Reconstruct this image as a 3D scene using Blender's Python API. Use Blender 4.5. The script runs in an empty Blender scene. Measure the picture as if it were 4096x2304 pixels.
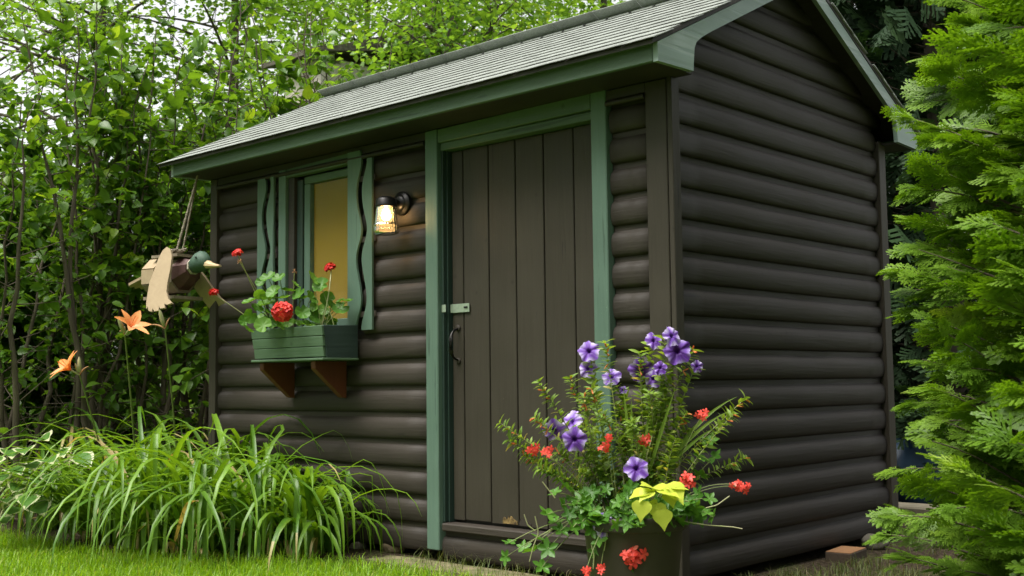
import bpy, bmesh, math, random
import numpy as np
from mathutils import Vector, Matrix
random.seed(11); rng = np.random.default_rng(11)
R = math.radians
sc = bpy.context.scene
COL = sc.collection

# ------------------------------------------------------------------ camera
CAM = np.array([2.7669, -4.0541, .8414]); FPX = 4569.9       # focal length in pixels of a 4096 px wide frame
yaw, pitch, roll = .7389, .0822, -.0117
_f = np.array([-math.sin(yaw)*math.cos(pitch), math.cos(yaw)*math.cos(pitch), math.sin(pitch)])
_r0 = np.array([math.cos(yaw), math.sin(yaw), 0.]); _u0 = np.cross(_r0, _f)
_r = math.cos(roll)*_r0 + math.sin(roll)*_u0; _u = -math.sin(roll)*_r0 + math.cos(roll)*_u0
cd = bpy.data.cameras.new('camera'); cam = bpy.data.objects.new('camera', cd); COL.objects.link(cam)
m = Matrix.Identity(4)
for i in range(3):
    m[i][0], m[i][1], m[i][2], m[i][3] = _r[i], _u[i], -_f[i], CAM[i]
cam.matrix_world = m
cd.sensor_width = 36.; cd.lens = FPX/4096*36.; cd.clip_start = .05; cd.clip_end = 500
cd.dof.use_dof = True; cd.dof.focus_distance = 5.7; cd.dof.aperture_fstop = 5.6
sc.camera = cam

# ------------------------------------------------------------------ sky, sun, exposure
SUN_EL, SUN_AZ = 66., -12.      # azimuth of the sun seen from the shed front, degrees from -Y towards +X
w = bpy.data.worlds.new('World'); sc.world = w; w.use_nodes = True
nt = w.node_tree; nt.nodes.clear()
sky = nt.nodes.new('ShaderNodeTexSky'); sky.sky_type = 'NISHITA'; sky.sun_disc = False
sky.sun_elevation = R(SUN_EL); sky.sun_rotation = R(180-SUN_AZ); sky.dust_density = 3.; sky.air_density = 1.; sky.ozone_density = 1.
hs = nt.nodes.new('ShaderNodeHueSaturation'); hs.inputs['Saturation'].default_value = .1
bg = nt.nodes.new('ShaderNodeBackground'); bg.inputs[1].default_value = .12
wo = nt.nodes.new('ShaderNodeOutputWorld')
nt.links.new(sky.outputs[0], hs.inputs['Color']); nt.links.new(hs.outputs[0], bg.inputs[0]); nt.links.new(bg.outputs[0], wo.inputs[0])
sd = bpy.data.lights.new('sun', 'SUN'); sd.energy = 2.2; sd.angle = R(42); sd.color = (1., .96, .88)
so = bpy.data.objects.new('sun', sd); COL.objects.link(so)
_sv = Vector((math.sin(R(SUN_AZ))*math.cos(R(SUN_EL)), -math.cos(R(SUN_AZ))*math.cos(R(SUN_EL)), math.sin(R(SUN_EL))))
so.rotation_euler = _sv.to_track_quat('Z', 'Y').to_euler(); so.location = (0, -6, 9)
sc.view_settings.view_transform = 'Standard'; sc.view_settings.look = 'None'
sc.view_settings.exposure = 1.35; sc.view_settings.gamma = 1.; sc.view_settings.use_curve_mapping = False
sc.cycles.max_bounces = 6; sc.cycles.transparent_max_bounces = 8; sc.cycles.use_denoising = True

# ------------------------------------------------------------------ helpers
def at(px, py, d):                       # a place in the garden seen d metres deep at that spot of the photograph
    return CAM + d*(_f + _r*(px-2048)/FPX - _u*(py-1152)/FPX)
def tag(o, label=None, cat=None, group=None, kind=None):
    if label: o['label'] = label
    if cat: o['category'] = cat
    if group: o['group'] = group
    if kind: o['kind'] = kind
    return o
def thing(name, loc, label, cat, group=None):
    o = bpy.data.objects.new(name, None); COL.objects.link(o); o.location = [float(a) for a in loc]; o.empty_display_size = .1
    return tag(o, label, cat, group)
def wloc(o):
    v = Vector((0, 0, 0))
    while o is not None: v += o.location; o = o.parent
    return np.array(v)
def npmesh(name, V, F, tint=None, smooth=True, matidx=None):
    V = np.asarray(V, dtype=np.float32); F = np.asarray(F, dtype=np.int32); k = F.shape[1]
    me = bpy.data.meshes.new(name)
    me.vertices.add(len(V)); me.vertices.foreach_set('co', V.ravel())
    me.loops.add(F.size); me.loops.foreach_set('vertex_index', F.ravel())
    me.polygons.add(len(F)); me.polygons.foreach_set('loop_start', np.arange(0, F.size, k, dtype=np.int32))
    if smooth: me.polygons.foreach_set('use_smooth', np.ones(len(F), dtype=bool))
    if matidx is not None: me.polygons.foreach_set('material_index', np.asarray(matidx, dtype=np.int32))
    if tint is not None:
        a = me.attributes.new('tint', 'FLOAT', 'FACE'); a.data.foreach_set('value', np.asarray(tint, dtype=np.float32))
    me.update(calc_edges=True)
    return me
def link(name, me, mat, parent=None, loc=None):
    o = bpy.data.objects.new(name, me)
    for mm in (mat if isinstance(mat, (list, tuple)) else [mat]):
        if mm is not None and mm.name not in [q.name for q in me.materials if q]: me.materials.append(mm)
    COL.objects.link(o)
    if parent is not None: o.parent = parent
    if loc is not None: o.location = [float(a) for a in loc]
    return o
def nobj(name, V, F, mat, parent=None, tint=None, smooth=True, own=False, matidx=None):
    """mesh from world coordinates, parented to a thing (which is only ever moved, not turned)"""
    V = np.asarray(V, dtype=np.float64)
    base = wloc(parent) if parent is not None else np.zeros(3)
    c = (V.min(0)+V.max(0))/2 if own else base
    if own: c = np.array([c[0], c[1], V[:, 2].min()])
    me = npmesh(name, V-c, F, tint, smooth, matidx)
    return link(name, me, mat, parent, c-base if own else None)
def bmobj(name, bm, mat, parent=None, smooth=False, own=True):
    V = np.array([v.co[:] for v in bm.verts]); base = wloc(parent) if parent is not None else np.zeros(3)
    c = np.array([(V[:, 0].min()+V[:, 0].max())/2, (V[:, 1].min()+V[:, 1].max())/2, V[:, 2].min()]) if own else base
    bmesh.ops.translate(bm, verts=bm.verts, vec=Vector(-c))
    bmesh.ops.recalc_face_normals(bm, faces=bm.faces)
    me = bpy.data.meshes.new(name); bm.to_mesh(me); bm.free()
    if smooth:
        me.polygons.foreach_set('use_smooth', np.ones(len(me.polygons), dtype=bool))
    return link(name, me, mat, parent, c-base)
def box_bm(x0, x1, y0, y1, z0, z1, bev=.003):
    bm = bmesh.new(); bmesh.ops.create_cube(bm, size=1.)
    for v in bm.verts:
        v.co = (x0+(v.co.x+.5)*(x1-x0), y0+(v.co.y+.5)*(y1-y0), z0+(v.co.z+.5)*(z1-z0))
    if bev: bmesh.ops.bevel(bm, geom=bm.edges[:], offset=bev, segments=1, affect='EDGES')
    return bm
def box(name, x0, x1, y0, y1, z0, z1, mat, parent=None, bev=.003):
    return bmobj(name, box_bm(x0, x1, y0, y1, z0, z1, bev), mat, parent)
def prism_bm(poly, axis, a0, a1, bev=0.):
    """polygon in the two other axes (order kept x<y<z), extruded along axis from a0 to a1"""
    bm = bmesh.new()
    def P(p, a):
        q = list(p); q.insert(axis, a); return q
    A = [bm.verts.new(P(p, a0)) for p in poly]; B = [bm.verts.new(P(p, a1)) for p in poly]
    n = len(poly)
    bm.faces.new(A); bm.faces.new(B[::-1])
    for i in range(n): bm.faces.new((A[i], B[i], B[(i+1) % n], A[(i+1) % n]))
    bmesh.ops.recalc_face_normals(bm, faces=bm.faces)
    if bev:
        ed = [e for e in bm.edges if abs(e.calc_face_angle(0)) > .6]
        bmesh.ops.bevel(bm, geom=ed, offset=bev, segments=1, affect='EDGES')
    return bm
def tube(pts, rad, n=6, cap=False):
    pts = np.asarray(pts, float); k = len(pts); rad = np.broadcast_to(np.asarray(rad, float), (k,))
    t = np.gradient(pts, axis=0); t /= np.linalg.norm(t, axis=1, keepdims=True)+1e-9
    ref = np.array([0, 0, 1.]) if abs(t[:, 2]).mean() < .8 else np.array([1., 0, 0])
    a = np.cross(t, ref); a /= np.linalg.norm(a, axis=1, keepdims=True)+1e-9
    b = np.cross(t, a)
    th = np.linspace(0, 2*math.pi, n, endpoint=False)
    V = (pts[:, None] + rad[:, None, None]*(np.cos(th)[None, :, None]*a[:, None]+np.sin(th)[None, :, None]*b[:, None])).reshape(-1, 3)
    i = np.arange(k-1)[:, None]*n; j = np.arange(n)[None]; j2 = (j+1) % n
    F = np.stack([i+j, i+j2, i+n+j2, i+n+j], -1).reshape(-1, 4)
    return V, F
def lathe(prof, n=24, c=(0, 0, 0)):
    prof = np.asarray(prof, float); k = len(prof); th = np.linspace(0, 2*math.pi, n, endpoint=False)
    V = np.stack([prof[:, None, 0]*np.cos(th)+c[0], prof[:, None, 0]*np.sin(th)+c[1], np.broadcast_to(prof[:, None, 1]+c[2], (k, n))], -1).reshape(-1, 3)
    i = np.arange(k-1)[:, None]*n; j = np.arange(n)[None]; j2 = (j+1) % n
    return V, np.stack([i+j, i+j2, i+n+j2, i+n+j], -1).reshape(-1, 4)
def join(parts):
    """[(V,F[,tint])] -> V,F,tint"""
    Vs, Fs, Ts, o = [], [], [], 0
    for p in parts:
        Vs.append(np.asarray(p[0])); Fs.append(np.asarray(p[1])+o); o += len(p[0])
        Ts.append(np.broadcast_to(np.asarray(p[2] if len(p) > 2 else .5, float), (len(p[1]),)))
    return np.concatenate(Vs), np.concatenate(Fs), np.concatenate(Ts)
def unit(v):
    v = np.asarray(v, float); return v/(np.linalg.norm(v, axis=-1, keepdims=True)+1e-9)
def frames(d, up):
    """columns: x side, y along d, z near up"""
    y = unit(d); z = up-(up*y).sum(-1, keepdims=True)*y; z = unit(z); x = np.cross(y, z)
    return np.stack([x, y, z], -1)
def cloud(tpl, pos, Rm, s, tint):
    tV, tF = tpl[:2]; N = len(pos); n = len(tV)
    s = np.asarray(s, float).reshape(N, -1) if np.ndim(s) else np.full((N, 1), float(s))
    V = np.einsum('nij,nkj->nki', Rm, tV[None]*s[:, None, :]) + pos[:, None]
    F = tF[None] + (np.arange(N)*n)[:, None, None]
    return V.reshape(-1, 3), F.reshape(-1, tF.shape[1]), (np.repeat(tint, len(tF)) if len(tpl) < 3 else np.clip(np.repeat(tint, len(tF))+np.tile(tpl[2], N), 0, 1))
def rvec(n): return unit(rng.normal(size=(n, 3)))
def leaf_tpl(ws, fold=.25, curl=.15, wave=0.):
    """unit-long leaf from y=0 to 1; ws = half widths at even steps"""
    k = len(ws)-1; V = []
    for i, wd in enumerate(ws):
        t = i/k; z = -curl*t*t + wave*math.sin(t*9)
        V += [(-wd, t, z+fold*wd), (0, t, z), (wd, t, z+fold*wd*(1+.3*math.sin(i*3)))]
    F = []
    for i in range(k):
        a = 3*i; F += [(a, a+1, a+4, a+3), (a+1, a+2, a+5, a+4)]
    return np.array(V), np.array(F)
def disc_tpl(n, rings, rf, zf):
    """lobed disc: n even; rings = fractions of the outline"""
    th = np.linspace(-math.pi/2, 1.5*math.pi, n, endpoint=False); V = [(0, 0, zf(0, 0))]
    for q in rings:
        for a in th:
            r = q*rf(a) if q > .5 else q*(.5*rf(a)+.5*.8); V.append((r*math.cos(a), r*math.sin(a), zf(q, a)))
    F = []
    for i in range(0, n, 2): F.append((0, 1+i, 1+i+1, 1+(i+2) % n))
    for k in range(len(rings)-1):
        for i in range(n): F.append((1+k*n+i, 1+(k+1)*n+i, 1+(k+1)*n+(i+1) % n, 1+k*n+(i+1) % n))
    return np.array(V), np.array(F)
def bez(a, b, c, n=8):
    t = np.linspace(0, 1, n)[:, None]; a, b, c = map(np.asarray, (a, b, c))
    return (1-t)**2*a+2*t*(1-t)*b+t*t*c
def ribbon(pts, wid, fold=.3, up=None):
    pts = np.asarray(pts, float); k = len(pts); t = unit(np.gradient(pts, axis=0))
    if up is None:
        d = pts[-1]-pts[0]; h = np.array([d[0], d[1], 0]); s = np.cross(h, (0, 0, 1.)); s = unit(s if np.linalg.norm(s) > 1e-4 else np.array([1., 0, 0]))
    else: s = unit(up)
    s = np.broadcast_to(s, (k, 3)); nrm = np.cross(s, t); wid = np.asarray(wid, float)[:, None]
    V = np.stack([pts-s*wid+nrm*wid*fold, pts, pts+s*wid+nrm*wid*fold], 1).reshape(-1, 3)
    F = []
    for i in range(k-1):
        a = 3*i; F += [(a, a+1, a+4, a+3), (a+1, a+2, a+5, a+4)]
    return V, np.array(F)

# ------------------------------------------------------------------ materials
def newmat(name):
    mt = bpy.data.materials.new(name); mt.use_nodes = True; n = mt.node_tree; n.nodes.clear()
    return mt, n.nodes, n.links
def N(ns, t, **kw):
    q = ns.new(t)
    for k, v in kw.items(): setattr(q, k, v)
    return q
def paint(name, col, col2=None, rough=.5, grain='x', bump=.25, gscale=1., chips=None, chip_amt=.0, spec=.4, specks=False):
    """painted or raw wood: tone drift, stretched grain relief, small chips"""
    mt, ns, lk = newmat(name)
    out = N(ns, 'ShaderNodeOutputMaterial'); p = N(ns, 'ShaderNodeBsdfPrincipled'); lk.new(p.outputs[0], out.inputs[0])
    tc = N(ns, 'ShaderNodeTexCoord'); oi = N(ns, 'ShaderNodeObjectInfo')
    ad = N(ns, 'ShaderNodeVectorMath', operation='ADD'); cb = N(ns, 'ShaderNodeCombineXYZ'); ml = N(ns, 'ShaderNodeMath', operation='MULTIPLY'); ml.inputs[1].default_value = 37.
    lk.new(oi.outputs['Random'], ml.inputs[0])
    for i in range(3): lk.new(ml.outputs[0], cb.inputs[i])
    lk.new(tc.outputs['Object'], ad.inputs[0]); lk.new(cb.outputs[0], ad.inputs[1])
    mp = N(ns, 'ShaderNodeMapping'); lk.new(ad.outputs[0], mp.inputs[0])
    s = {'x': (2.2, 45, 45), 'y': (45, 2.2, 45), 'z': (45, 45, 2.2), 'n': (12, 12, 12)}[grain]
    mp.inputs['Scale'].default_value = [a*gscale for a in s]
    gr = N(ns, 'ShaderNodeTexNoise'); gr.inputs['Scale'].default_value = 1.; gr.inputs['Detail'].default_value = 6.; gr.inputs['Distortion'].default_value = 1.2
    lk.new(mp.outputs[0], gr.inputs['Vector'])
    lo = N(ns, 'ShaderNodeTexNoise'); lo.inputs['Scale'].default_value = 3.5; lo.inputs['Detail'].default_value = 4.; lk.new(ad.outputs[0], lo.inputs['Vector'])
    m1 = N(ns, 'ShaderNodeMix', data_type='RGBA'); m1.inputs[6].default_value = (*col, 1); c2 = col2 or [c*1.35+.004 for c in col]; m1.inputs[7].default_value = (*c2, 1)
    av = N(ns, 'ShaderNodeMath', operation='ADD'); lk.new(gr.outputs[0], av.inputs[0]); lk.new(lo.outputs[0], av.inputs[1])
    mr = N(ns, 'ShaderNodeMapRange'); lk.new(av.outputs[0], mr.inputs[0]); mr.inputs[1].default_value = .75; mr.inputs[2].default_value = 1.3; lk.new(mr.outputs[0], m1.inputs[0])
    last = m1.outputs[2]
    if chips:
        ch = N(ns, 'ShaderNodeTexNoise'); ch.inputs['Scale'].default_value = 26.; ch.inputs['Detail'].default_value = 5.; lk.new(mp.outputs[0], ch.inputs['Vector']); ch.inputs['Scale'].default_value = .8
        c3 = N(ns, 'ShaderNodeMapRange'); c3.inputs[1].default_value = .74-chip_amt; c3.inputs[2].default_value = .76-chip_amt; lk.new(ch.outputs[0], c3.inputs[0])
        m2 = N(ns, 'ShaderNodeMix', data_type='RGBA'); lk.new(c3.outputs[0], m2.inputs[0]); lk.new(last, m2.inputs[6]); m2.inputs[7].default_value = (*chips, 1); last = m2.outputs[2]
    if specks:
        vo = N(ns, 'ShaderNodeTexVoronoi'); vo.inputs['Scale'].default_value = 5.; lk.new(ad.outputs[0], vo.inputs['Vector'])     # knots
        kr = N(ns, 'ShaderNodeMapRange'); kr.inputs[1].default_value = .03; kr.inputs[2].default_value = .075; kr.inputs[3].default_value = .55; kr.inputs[4].default_value = 0.; lk.new(vo.outputs['Distance'], kr.inputs[0])
        m3 = N(ns, 'ShaderNodeMix', data_type='RGBA'); lk.new(kr.outputs[0], m3.inputs[0]); lk.new(last, m3.inputs[6]); m3.inputs[7].default_value = (*[c*.45 for c in col], 1)
        du = N(ns, 'ShaderNodeTexNoise'); du.inputs['Scale'].default_value = 160.; du.inputs['Detail'].default_value = 2.; lk.new(ad.outputs[0], du.inputs['Vector'])                      # dust and pollen flecks
        dr = N(ns, 'ShaderNodeMapRange'); dr.inputs[1].default_value = .7; dr.inputs[2].default_value = .76; dr.inputs[4].default_value = .5; lk.new(du.outputs[0], dr.inputs[0])
        m4 = N(ns, 'ShaderNodeMix', data_type='RGBA'); lk.new(dr.outputs[0], m4.inputs[0]); lk.new(m3.outputs[2], m4.inputs[6]); m4.inputs[7].default_value = (*[c*2.6+.02 for c in col], 1)
        fa = N(ns, 'ShaderNodeTexNoise'); fa.inputs['Scale'].default_value = 1.3; fa.inputs['Detail'].default_value = 3.; lk.new(ad.outputs[0], fa.inputs['Vector'])                       # faded stretches
        fr_ = N(ns, 'ShaderNodeMapRange'); fr_.inputs[1].default_value = .5; fr_.inputs[2].default_value = .75; fr_.inputs[4].default_value = .55; lk.new(fa.outputs[0], fr_.inputs[0])
        m5 = N(ns, 'ShaderNodeMix', data_type='RGBA'); lk.new(fr_.outputs[0], m5.inputs[0]); lk.new(m4.outputs[2], m5.inputs[6]); m5.inputs[7].default_value = (*[c*1.5+.006 for c in col], 1); last = m5.outputs[2]
    lk.new(last, p.inputs['Base Color'])
    rr = N(ns, 'ShaderNodeMapRange'); rr.inputs[3].default_value = rough-.08; rr.inputs[4].default_value = rough+.12; lk.new(lo.outputs[0], rr.inputs[0]); lk.new(rr.outputs[0], p.inputs['Roughness'])
    p.inputs['Specular IOR Level'].default_value = spec
    bp = N(ns, 'ShaderNodeBump'); bp.inputs['Strength'].default_value = bump; bp.inputs['Distance'].default_value = .004
    lk.new(gr.outputs[0], bp.inputs['Height']); lk.new(bp.outputs[0], p.inputs['Normal'])
    return mt
def leafmat(name, c1, c2, c3=None, trans=.3, rough=.45, tcol=None, spec=.35, vein=0.):
    """tint 0..1 runs c1 -> c2 (-> c3): the leaf's own colour"""
    mt, ns, lk = newmat(name)
    out = N(ns, 'ShaderNodeOutputMaterial'); p = N(ns, 'ShaderNodeBsdfPrincipled'); mx = N(ns, 'ShaderNodeMixShader'); tr = N(ns, 'ShaderNodeBsdfTranslucent')
    at_ = N(ns, 'ShaderNodeAttribute', attribute_name='tint'); cr = N(ns, 'ShaderNodeValToRGB')
    e = cr.color_ramp.elements; e[0].color = (*c1, 1); e[1].color = (*c2, 1); e[1].position = .8 if c3 else 1.
    if c3: q = e.new(1.); q.color = (*c3, 1)
    lk.new(at_.outputs['Fac'], cr.inputs[0])
    tc = N(ns, 'ShaderNodeTexCoord'); no = N(ns, 'ShaderNodeTexNoise'); no.inputs['Scale'].default_value = 60.; lk.new(tc.outputs['Object'], no.inputs['Vector'])
    hv = N(ns, 'ShaderNodeHueSaturation'); mr = N(ns, 'ShaderNodeMapRange'); mr.inputs[3].default_value = .75; mr.inputs[4].default_value = 1.25
    lk.new(no.outputs[0], mr.inputs[0]); lk.new(mr.outputs[0], hv.inputs['Value']); lk.new(cr.outputs[0], hv.inputs['Color'])
    lk.new(hv.outputs[0], p.inputs['Base Color']); p.inputs['Roughness'].default_value = rough; p.inputs['Specular IOR Level'].default_value = spec
    tm = N(ns, 'ShaderNodeMix', data_type='RGBA', blend_type='MULTIPLY'); tm.inputs[0].default_value = 1.; lk.new(hv.outputs[0], tm.inputs[6]); tm.inputs[7].default_value = (*(tcol or (1.9, 1.7, .6)), 1)
    lk.new(tm.outputs[2], tr.inputs[0])
    mx.inputs[0].default_value = trans; lk.new(p.outputs[0], mx.inputs[1]); lk.new(tr.outputs[0], mx.inputs[2]); lk.new(mx.outputs[0], out.inputs[0])
    return mt
def plain(name, col, rough=.5, metal=0., spec=.5, col2=None, scale=20., bump=0.):
    mt, ns, lk = newmat(name)
    out = N(ns, 'ShaderNodeOutputMaterial'); p = N(ns, 'ShaderNodeBsdfPrincipled'); lk.new(p.outputs[0], out.inputs[0])
    tc = N(ns, 'ShaderNodeTexCoord'); no = N(ns, 'ShaderNodeTexNoise'); no.inputs['Scale'].default_value = scale; no.inputs['Detail'].default_value = 8.; lk.new(tc.outputs['Object'], no.inputs['Vector'])
    mx = N(ns, 'ShaderNodeMix', data_type='RGBA'); mx.inputs[6].default_value = (*col, 1); mx.inputs[7].default_value = (*(col2 or [c*.7 for c in col]), 1)
    mr = N(ns, 'ShaderNodeMapRange'); mr.inputs[1].default_value = .35; mr.inputs[2].default_value = .65; lk.new(no.outputs[0], mr.inputs[0]); lk.new(mr.outputs[0], mx.inputs[0]); lk.new(mx.outputs[2], p.inputs['Base Color'])
    p.inputs['Roughness'].default_value = rough; p.inputs['Metallic'].default_value = metal; p.inputs['Specular IOR Level'].default_value = spec
    if bump:
        bp = N(ns, 'ShaderNodeBump'); bp.inputs['Strength'].default_value = bump; bp.inputs['Distance'].default_value = .01; lk.new(no.outputs[0], bp.inputs['Height']); lk.new(bp.outputs[0], p.inputs['Normal'])
    return mt

M_LOG_F = paint('brown_stain_front', (.031, .025, .0195), (.042, .034, .027), .6, 'x', .55, 1., (.018, .015, .013), .05, .3, True)
M_LOG_G = paint('brown_stain_gable', (.029, .0245, .0215), (.039, .033, .029), .6, 'y', .55, 1., (.017, .0145, .013), .05, .3, True)
M_PLANK = paint('brown_stain_plank', (.033, .0275, .0195), (.041, .0345, .025), .55, 'z', .45, 1., (.018, .015, .0125), .05, .3, True)
M_SOFF = paint('brown_soffit', (.025, .021, .017), None, .6, 'x', .2)
M_GREEN = paint('green_trim_upright', (.078, .132, .1), (.094, .154, .118), .5, 'z', .45, 1., (.05, .085, .066), .08, .4, True)
M_GREENX = paint('green_trim_level', (.066, .108, .07), (.08, .128, .085), .5, 'x', .45, 1., (.045, .075, .052), .08, .4, True)
M_BARGE = paint('weathered_green_board', (.17, .235, .21), (.24, .31, .285), .5, 'y', .9, .4, (.3, .36, .34), .16, .5, True)
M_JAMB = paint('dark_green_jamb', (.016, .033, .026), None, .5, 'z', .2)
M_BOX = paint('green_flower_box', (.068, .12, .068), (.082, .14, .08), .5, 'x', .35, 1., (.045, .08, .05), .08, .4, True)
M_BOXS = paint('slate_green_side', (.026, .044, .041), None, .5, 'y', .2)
M_BRKT = paint('rust_red_bracket', (.12, .034, .014), (.15, .044, .018), .55, 'z', .2)
M_BRASS = plain('green_painted_steel', (.36, .43, .33), .35, .3, .5, (.28, .35, .27), 60)
M_BLACK = plain('black_iron', (.012, .012, .013), .35, .6, .5, (.02, .018, .016), 40)
M_ROT = plain('rotten_bare_wood', (.28, .19, .07), .9, 0, .2, (.05, .035, .02), 45, .8)
# ------------------------------------------------------------------ the shed
P = .14
PROF = np.array([1.25, 1])*np.array([(.003, .0), (.013, .0025), (.0185, .01), (.0225, .024), (.025, .045), (.0255, .064), (.0238, .082), (.0195, .096), (.0125, .1065), (.0062, .112), (.0045, .115), (.0038, .1391)])
def log_mesh(a0, a1, z, wall, seed, cut=None):
    """one half-round log; wall 'f' runs along x facing -y, 'g' runs along y facing +x"""
    g = np.random.default_rng(seed); n = max(3, int((a1-a0)/.16)); s = np.linspace(a0, a1, n); k = len(PROF)
    wz = g.normal(0, .0009, n); wo = g.normal(0, .0011, n); sc_ = 1+g.normal(0, .035)
    pr = PROF.copy(); back = -.05
    V = []
    for i in range(n):
        for (o, h) in pr: V.append((s[i], o*sc_+wo[i]*(o > .01), z+h+wz[i]*(0 < h < .13)))
        for (o, h) in pr[::-1]: V.append((s[i], back, z+h))
    V = np.array(V); m_ = 2*k; F = []; sm = []
    if cut: V[:, 0] = np.clip(V[:, 0], cut(V[:, 2]), 2*.985-cut(V[:, 2]))
    for i in range(n-1):
        for j in range(m_-1): F.append((i*m_+j, i*m_+j+1, (i+1)*m_+j+1, (i+1)*m_+j)); sm.append(j < k-2)
    for e in (0, (n-1)*m_):
        for j in range(k-1): F.append((e+j, e+j+1, e+m_-2-j, e+m_-1-j)); sm.append(False)
    W = np.empty_like(V)
    if wall == 'f': W[:, 0], W[:, 1], W[:, 2] = V[:, 0], -V[:, 1], V[:, 2]
    else: W[:, 0], W[:, 1], W[:, 2] = V[:, 1], V[:, 0], V[:, 2]
    F = np.array(F)
    return W, (F[:, ::-1] if wall == 'f' else F), np.array(sm)
def log(parent, a0, a1, z, wall, seed, cut=None):
    V, F, sm = log_mesh(a0, a1, z, wall, seed, cut)
    base = wloc(parent); c = np.array([(V[:, 0].min()+V[:, 0].max())/2, (V[:, 1].min()+V[:, 1].max())/2, V[:, 2].min()])
    me = npmesh('log', V-c, F, smooth=False); me.polygons.foreach_set('use_smooth', sm)
    return link('log', me, M_LOG_F if wall == 'f' else M_LOG_G, parent, c-base)

GZ = -.045            # ground level at the shed
shed = thing('garden_shed', (-1.7, 1.0, GZ), 'dark brown log-sided garden shed with green trim and shingled gable roof', 'shed')
XL, XR, YB = -3.45, .0, 2.04
DX0, DX1 = -1.392, -.386       # door opening
TX0, TX1 = -1.478, -.303       # outer edges of the door trim
WX0, WX1 = -2.735, -2.0        # window and its trim

fw = box('front_wall', XL+.02, XR-.03, .058, .1, GZ+.05, 2.2, M_SOFF, shed, 0)
for k in range(-1, 15):
    z = -.0068+k*.1395 if k >= 0 else -.0068-.0
    if k < 0: continue
    zt = z+.1395
    log(fw, -.303+.004, -.085, z, 'f', 100+k)
    if zt > 1.17 and z < 2.09:
        log(fw, -3.385, WX0-.002, z, 'f', 200+k); log(fw, WX1+.002, TX0-.004, z, 'f', 300+k)
    else:
        log(fw, -3.385, TX0-.004, z, 'f', 200+k)
# bottom log under the door
log(fw, TX0+.09, TX1-.09, -.03, 'f', 401)
gw = bmobj('gable_wall', prism_bm([(.05, GZ+.03), (YB-.05, GZ+.03), (YB-.05, 2.28), (1.0, 2.8), (.05, 2.28)], 0, -.1, -.055), M_SOFF, shed)
for k in range(0, 20):
    z = k*P; y0, y1 = .026, YB-.055
    if z > 2.15: y0, y1 = -.05, YB+.02
    log(gw, y0, y1, z, 'g', 500+k, (lambda zz: np.minimum((zz-2.236+.03)*2-.29, .98)) if z > 2.05 else None)
# the two walls that face away
box('rear_wall', XL+.03, XR-.12, YB-.05, YB-.01, GZ+.03, 2.2, M_LOG_F, shed, 0)
bmobj('far_gable_wall', prism_bm([(.11, GZ+.03), (YB-.07, GZ+.03), (YB-.07, 2.28), (1.0, 2.8), (.11, 2.28)], 0, XL+.03, XL+.07), M_LOG_G, shed)
# corner posts
box('corner_post', -.09, .018, -.046, -.002, GZ-.02, 2.135, M_PLANK, shed)
box('corner_post', .0185, .044, -.04, .02, GZ-.02, 2.15, M_PLANK, shed)
box('corner_post', .0, .045, YB-.052, YB+.03, GZ+.005, 2.16, M_PLANK, shed)
box('corner_post', XL, -3.378, -.05, .03, GZ-.02, 2.135, M_PLANK, shed)
box('frieze_board', XL+.002, -.09, -.045, -.01, 2.092, 2.137, M_SOFF, shed)
V, F = tube([(XL+.08, -.05, 2.075), (TX0-.005, -.05, 2.075)], .012, 8); nobj('moulding', V, F, M_SOFF, shed, own=True)
V, F = tube([(TX1+.004, -.05, 2.075), (-.09, -.05, 2.075)], .012, 8); nobj('moulding', V, F, M_SOFF, shed, own=True)
# foundation stones show below the bottom logs
# door
frame = box('door_frame', TX0, DX0+.003, -.052, .0, .012, 2.136, M_GREEN, shed, .004)
box('side_trim', DX1-.003, TX1, -.052, .0, .012, 2.146, M_GREEN, frame, .004)
bmobj('head_trim', prism_bm([(DX0+.006, 2.064), (DX1-.006, 2.068), (DX1-.006, 2.142), (DX0+.006, 2.134)], 1, -.049, .0, .003), M_GREENX, frame)
box('head_stop', DX0+.006, DX1-.006, -.03, .05, 2.025, 2.064, M_GREENX, frame, .003)
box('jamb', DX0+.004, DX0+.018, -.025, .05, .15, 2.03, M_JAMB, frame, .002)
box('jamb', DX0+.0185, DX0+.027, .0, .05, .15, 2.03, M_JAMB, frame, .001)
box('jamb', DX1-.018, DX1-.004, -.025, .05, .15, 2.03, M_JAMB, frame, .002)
door = box('door', DX0+.03, DX1-.02, .044, .056, .158, 2.02, M_SOFF, shed, 0)
cuts = [DX0+.028, -1.281, -1.103, -.922, -.741, -.556, DX1-.02]
for i in range(6):
    g0, g1 = cuts[i]+.0035, cuts[i+1]-.0035; zb = .158+random.uniform(-.003, .006)
    pk = box('plank', g0, g1, .024+random.uniform(0, .003), .0435, zb, 2.022, M_PLANK, door, .003)
    if i in (2, 3):      # rotted foot of the plank, paint gone
        x0, x1 = (g0+.075, g1-.004) if i == 2 else (g0+.002, g0+.075)
        n = 14; xs = np.linspace(x0, x1, n); top = zb+.012+np.random.default_rng(5+i).uniform(0, .024, n)+(.012 if i == 2 else .012)*np.sin(np.linspace(0, 3, n))
        poly = [(xs[0], zb+.006)]+list(zip(xs, top))+[(xs[-1], zb+.006)]
        bmobj('rotten_patch', prism_bm(poly, 1, .0215, .03), M_ROT if i == 2 else M_LOG_F, pk)
sill = box('door_sill', DX0+.012, DX1-.012, -.045, .056, .108, .147, M_LOG_F, shed, .006)
hz = 1.218
box('hasp', DX0+.0065, DX0+.0365, -.028, -.0255, hz-.021, hz+.017, M_BRASS, door, .001)
hp = box('hasp', DX0+.034, -1.232, .015, .0185, hz-.024, hz+.02, M_BRASS, door, .0012)
box('hasp_slot', -1.268, -1.242, .011, .0148, hz-.004, hz+.005, M_BLACK, hp, .001)
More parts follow.
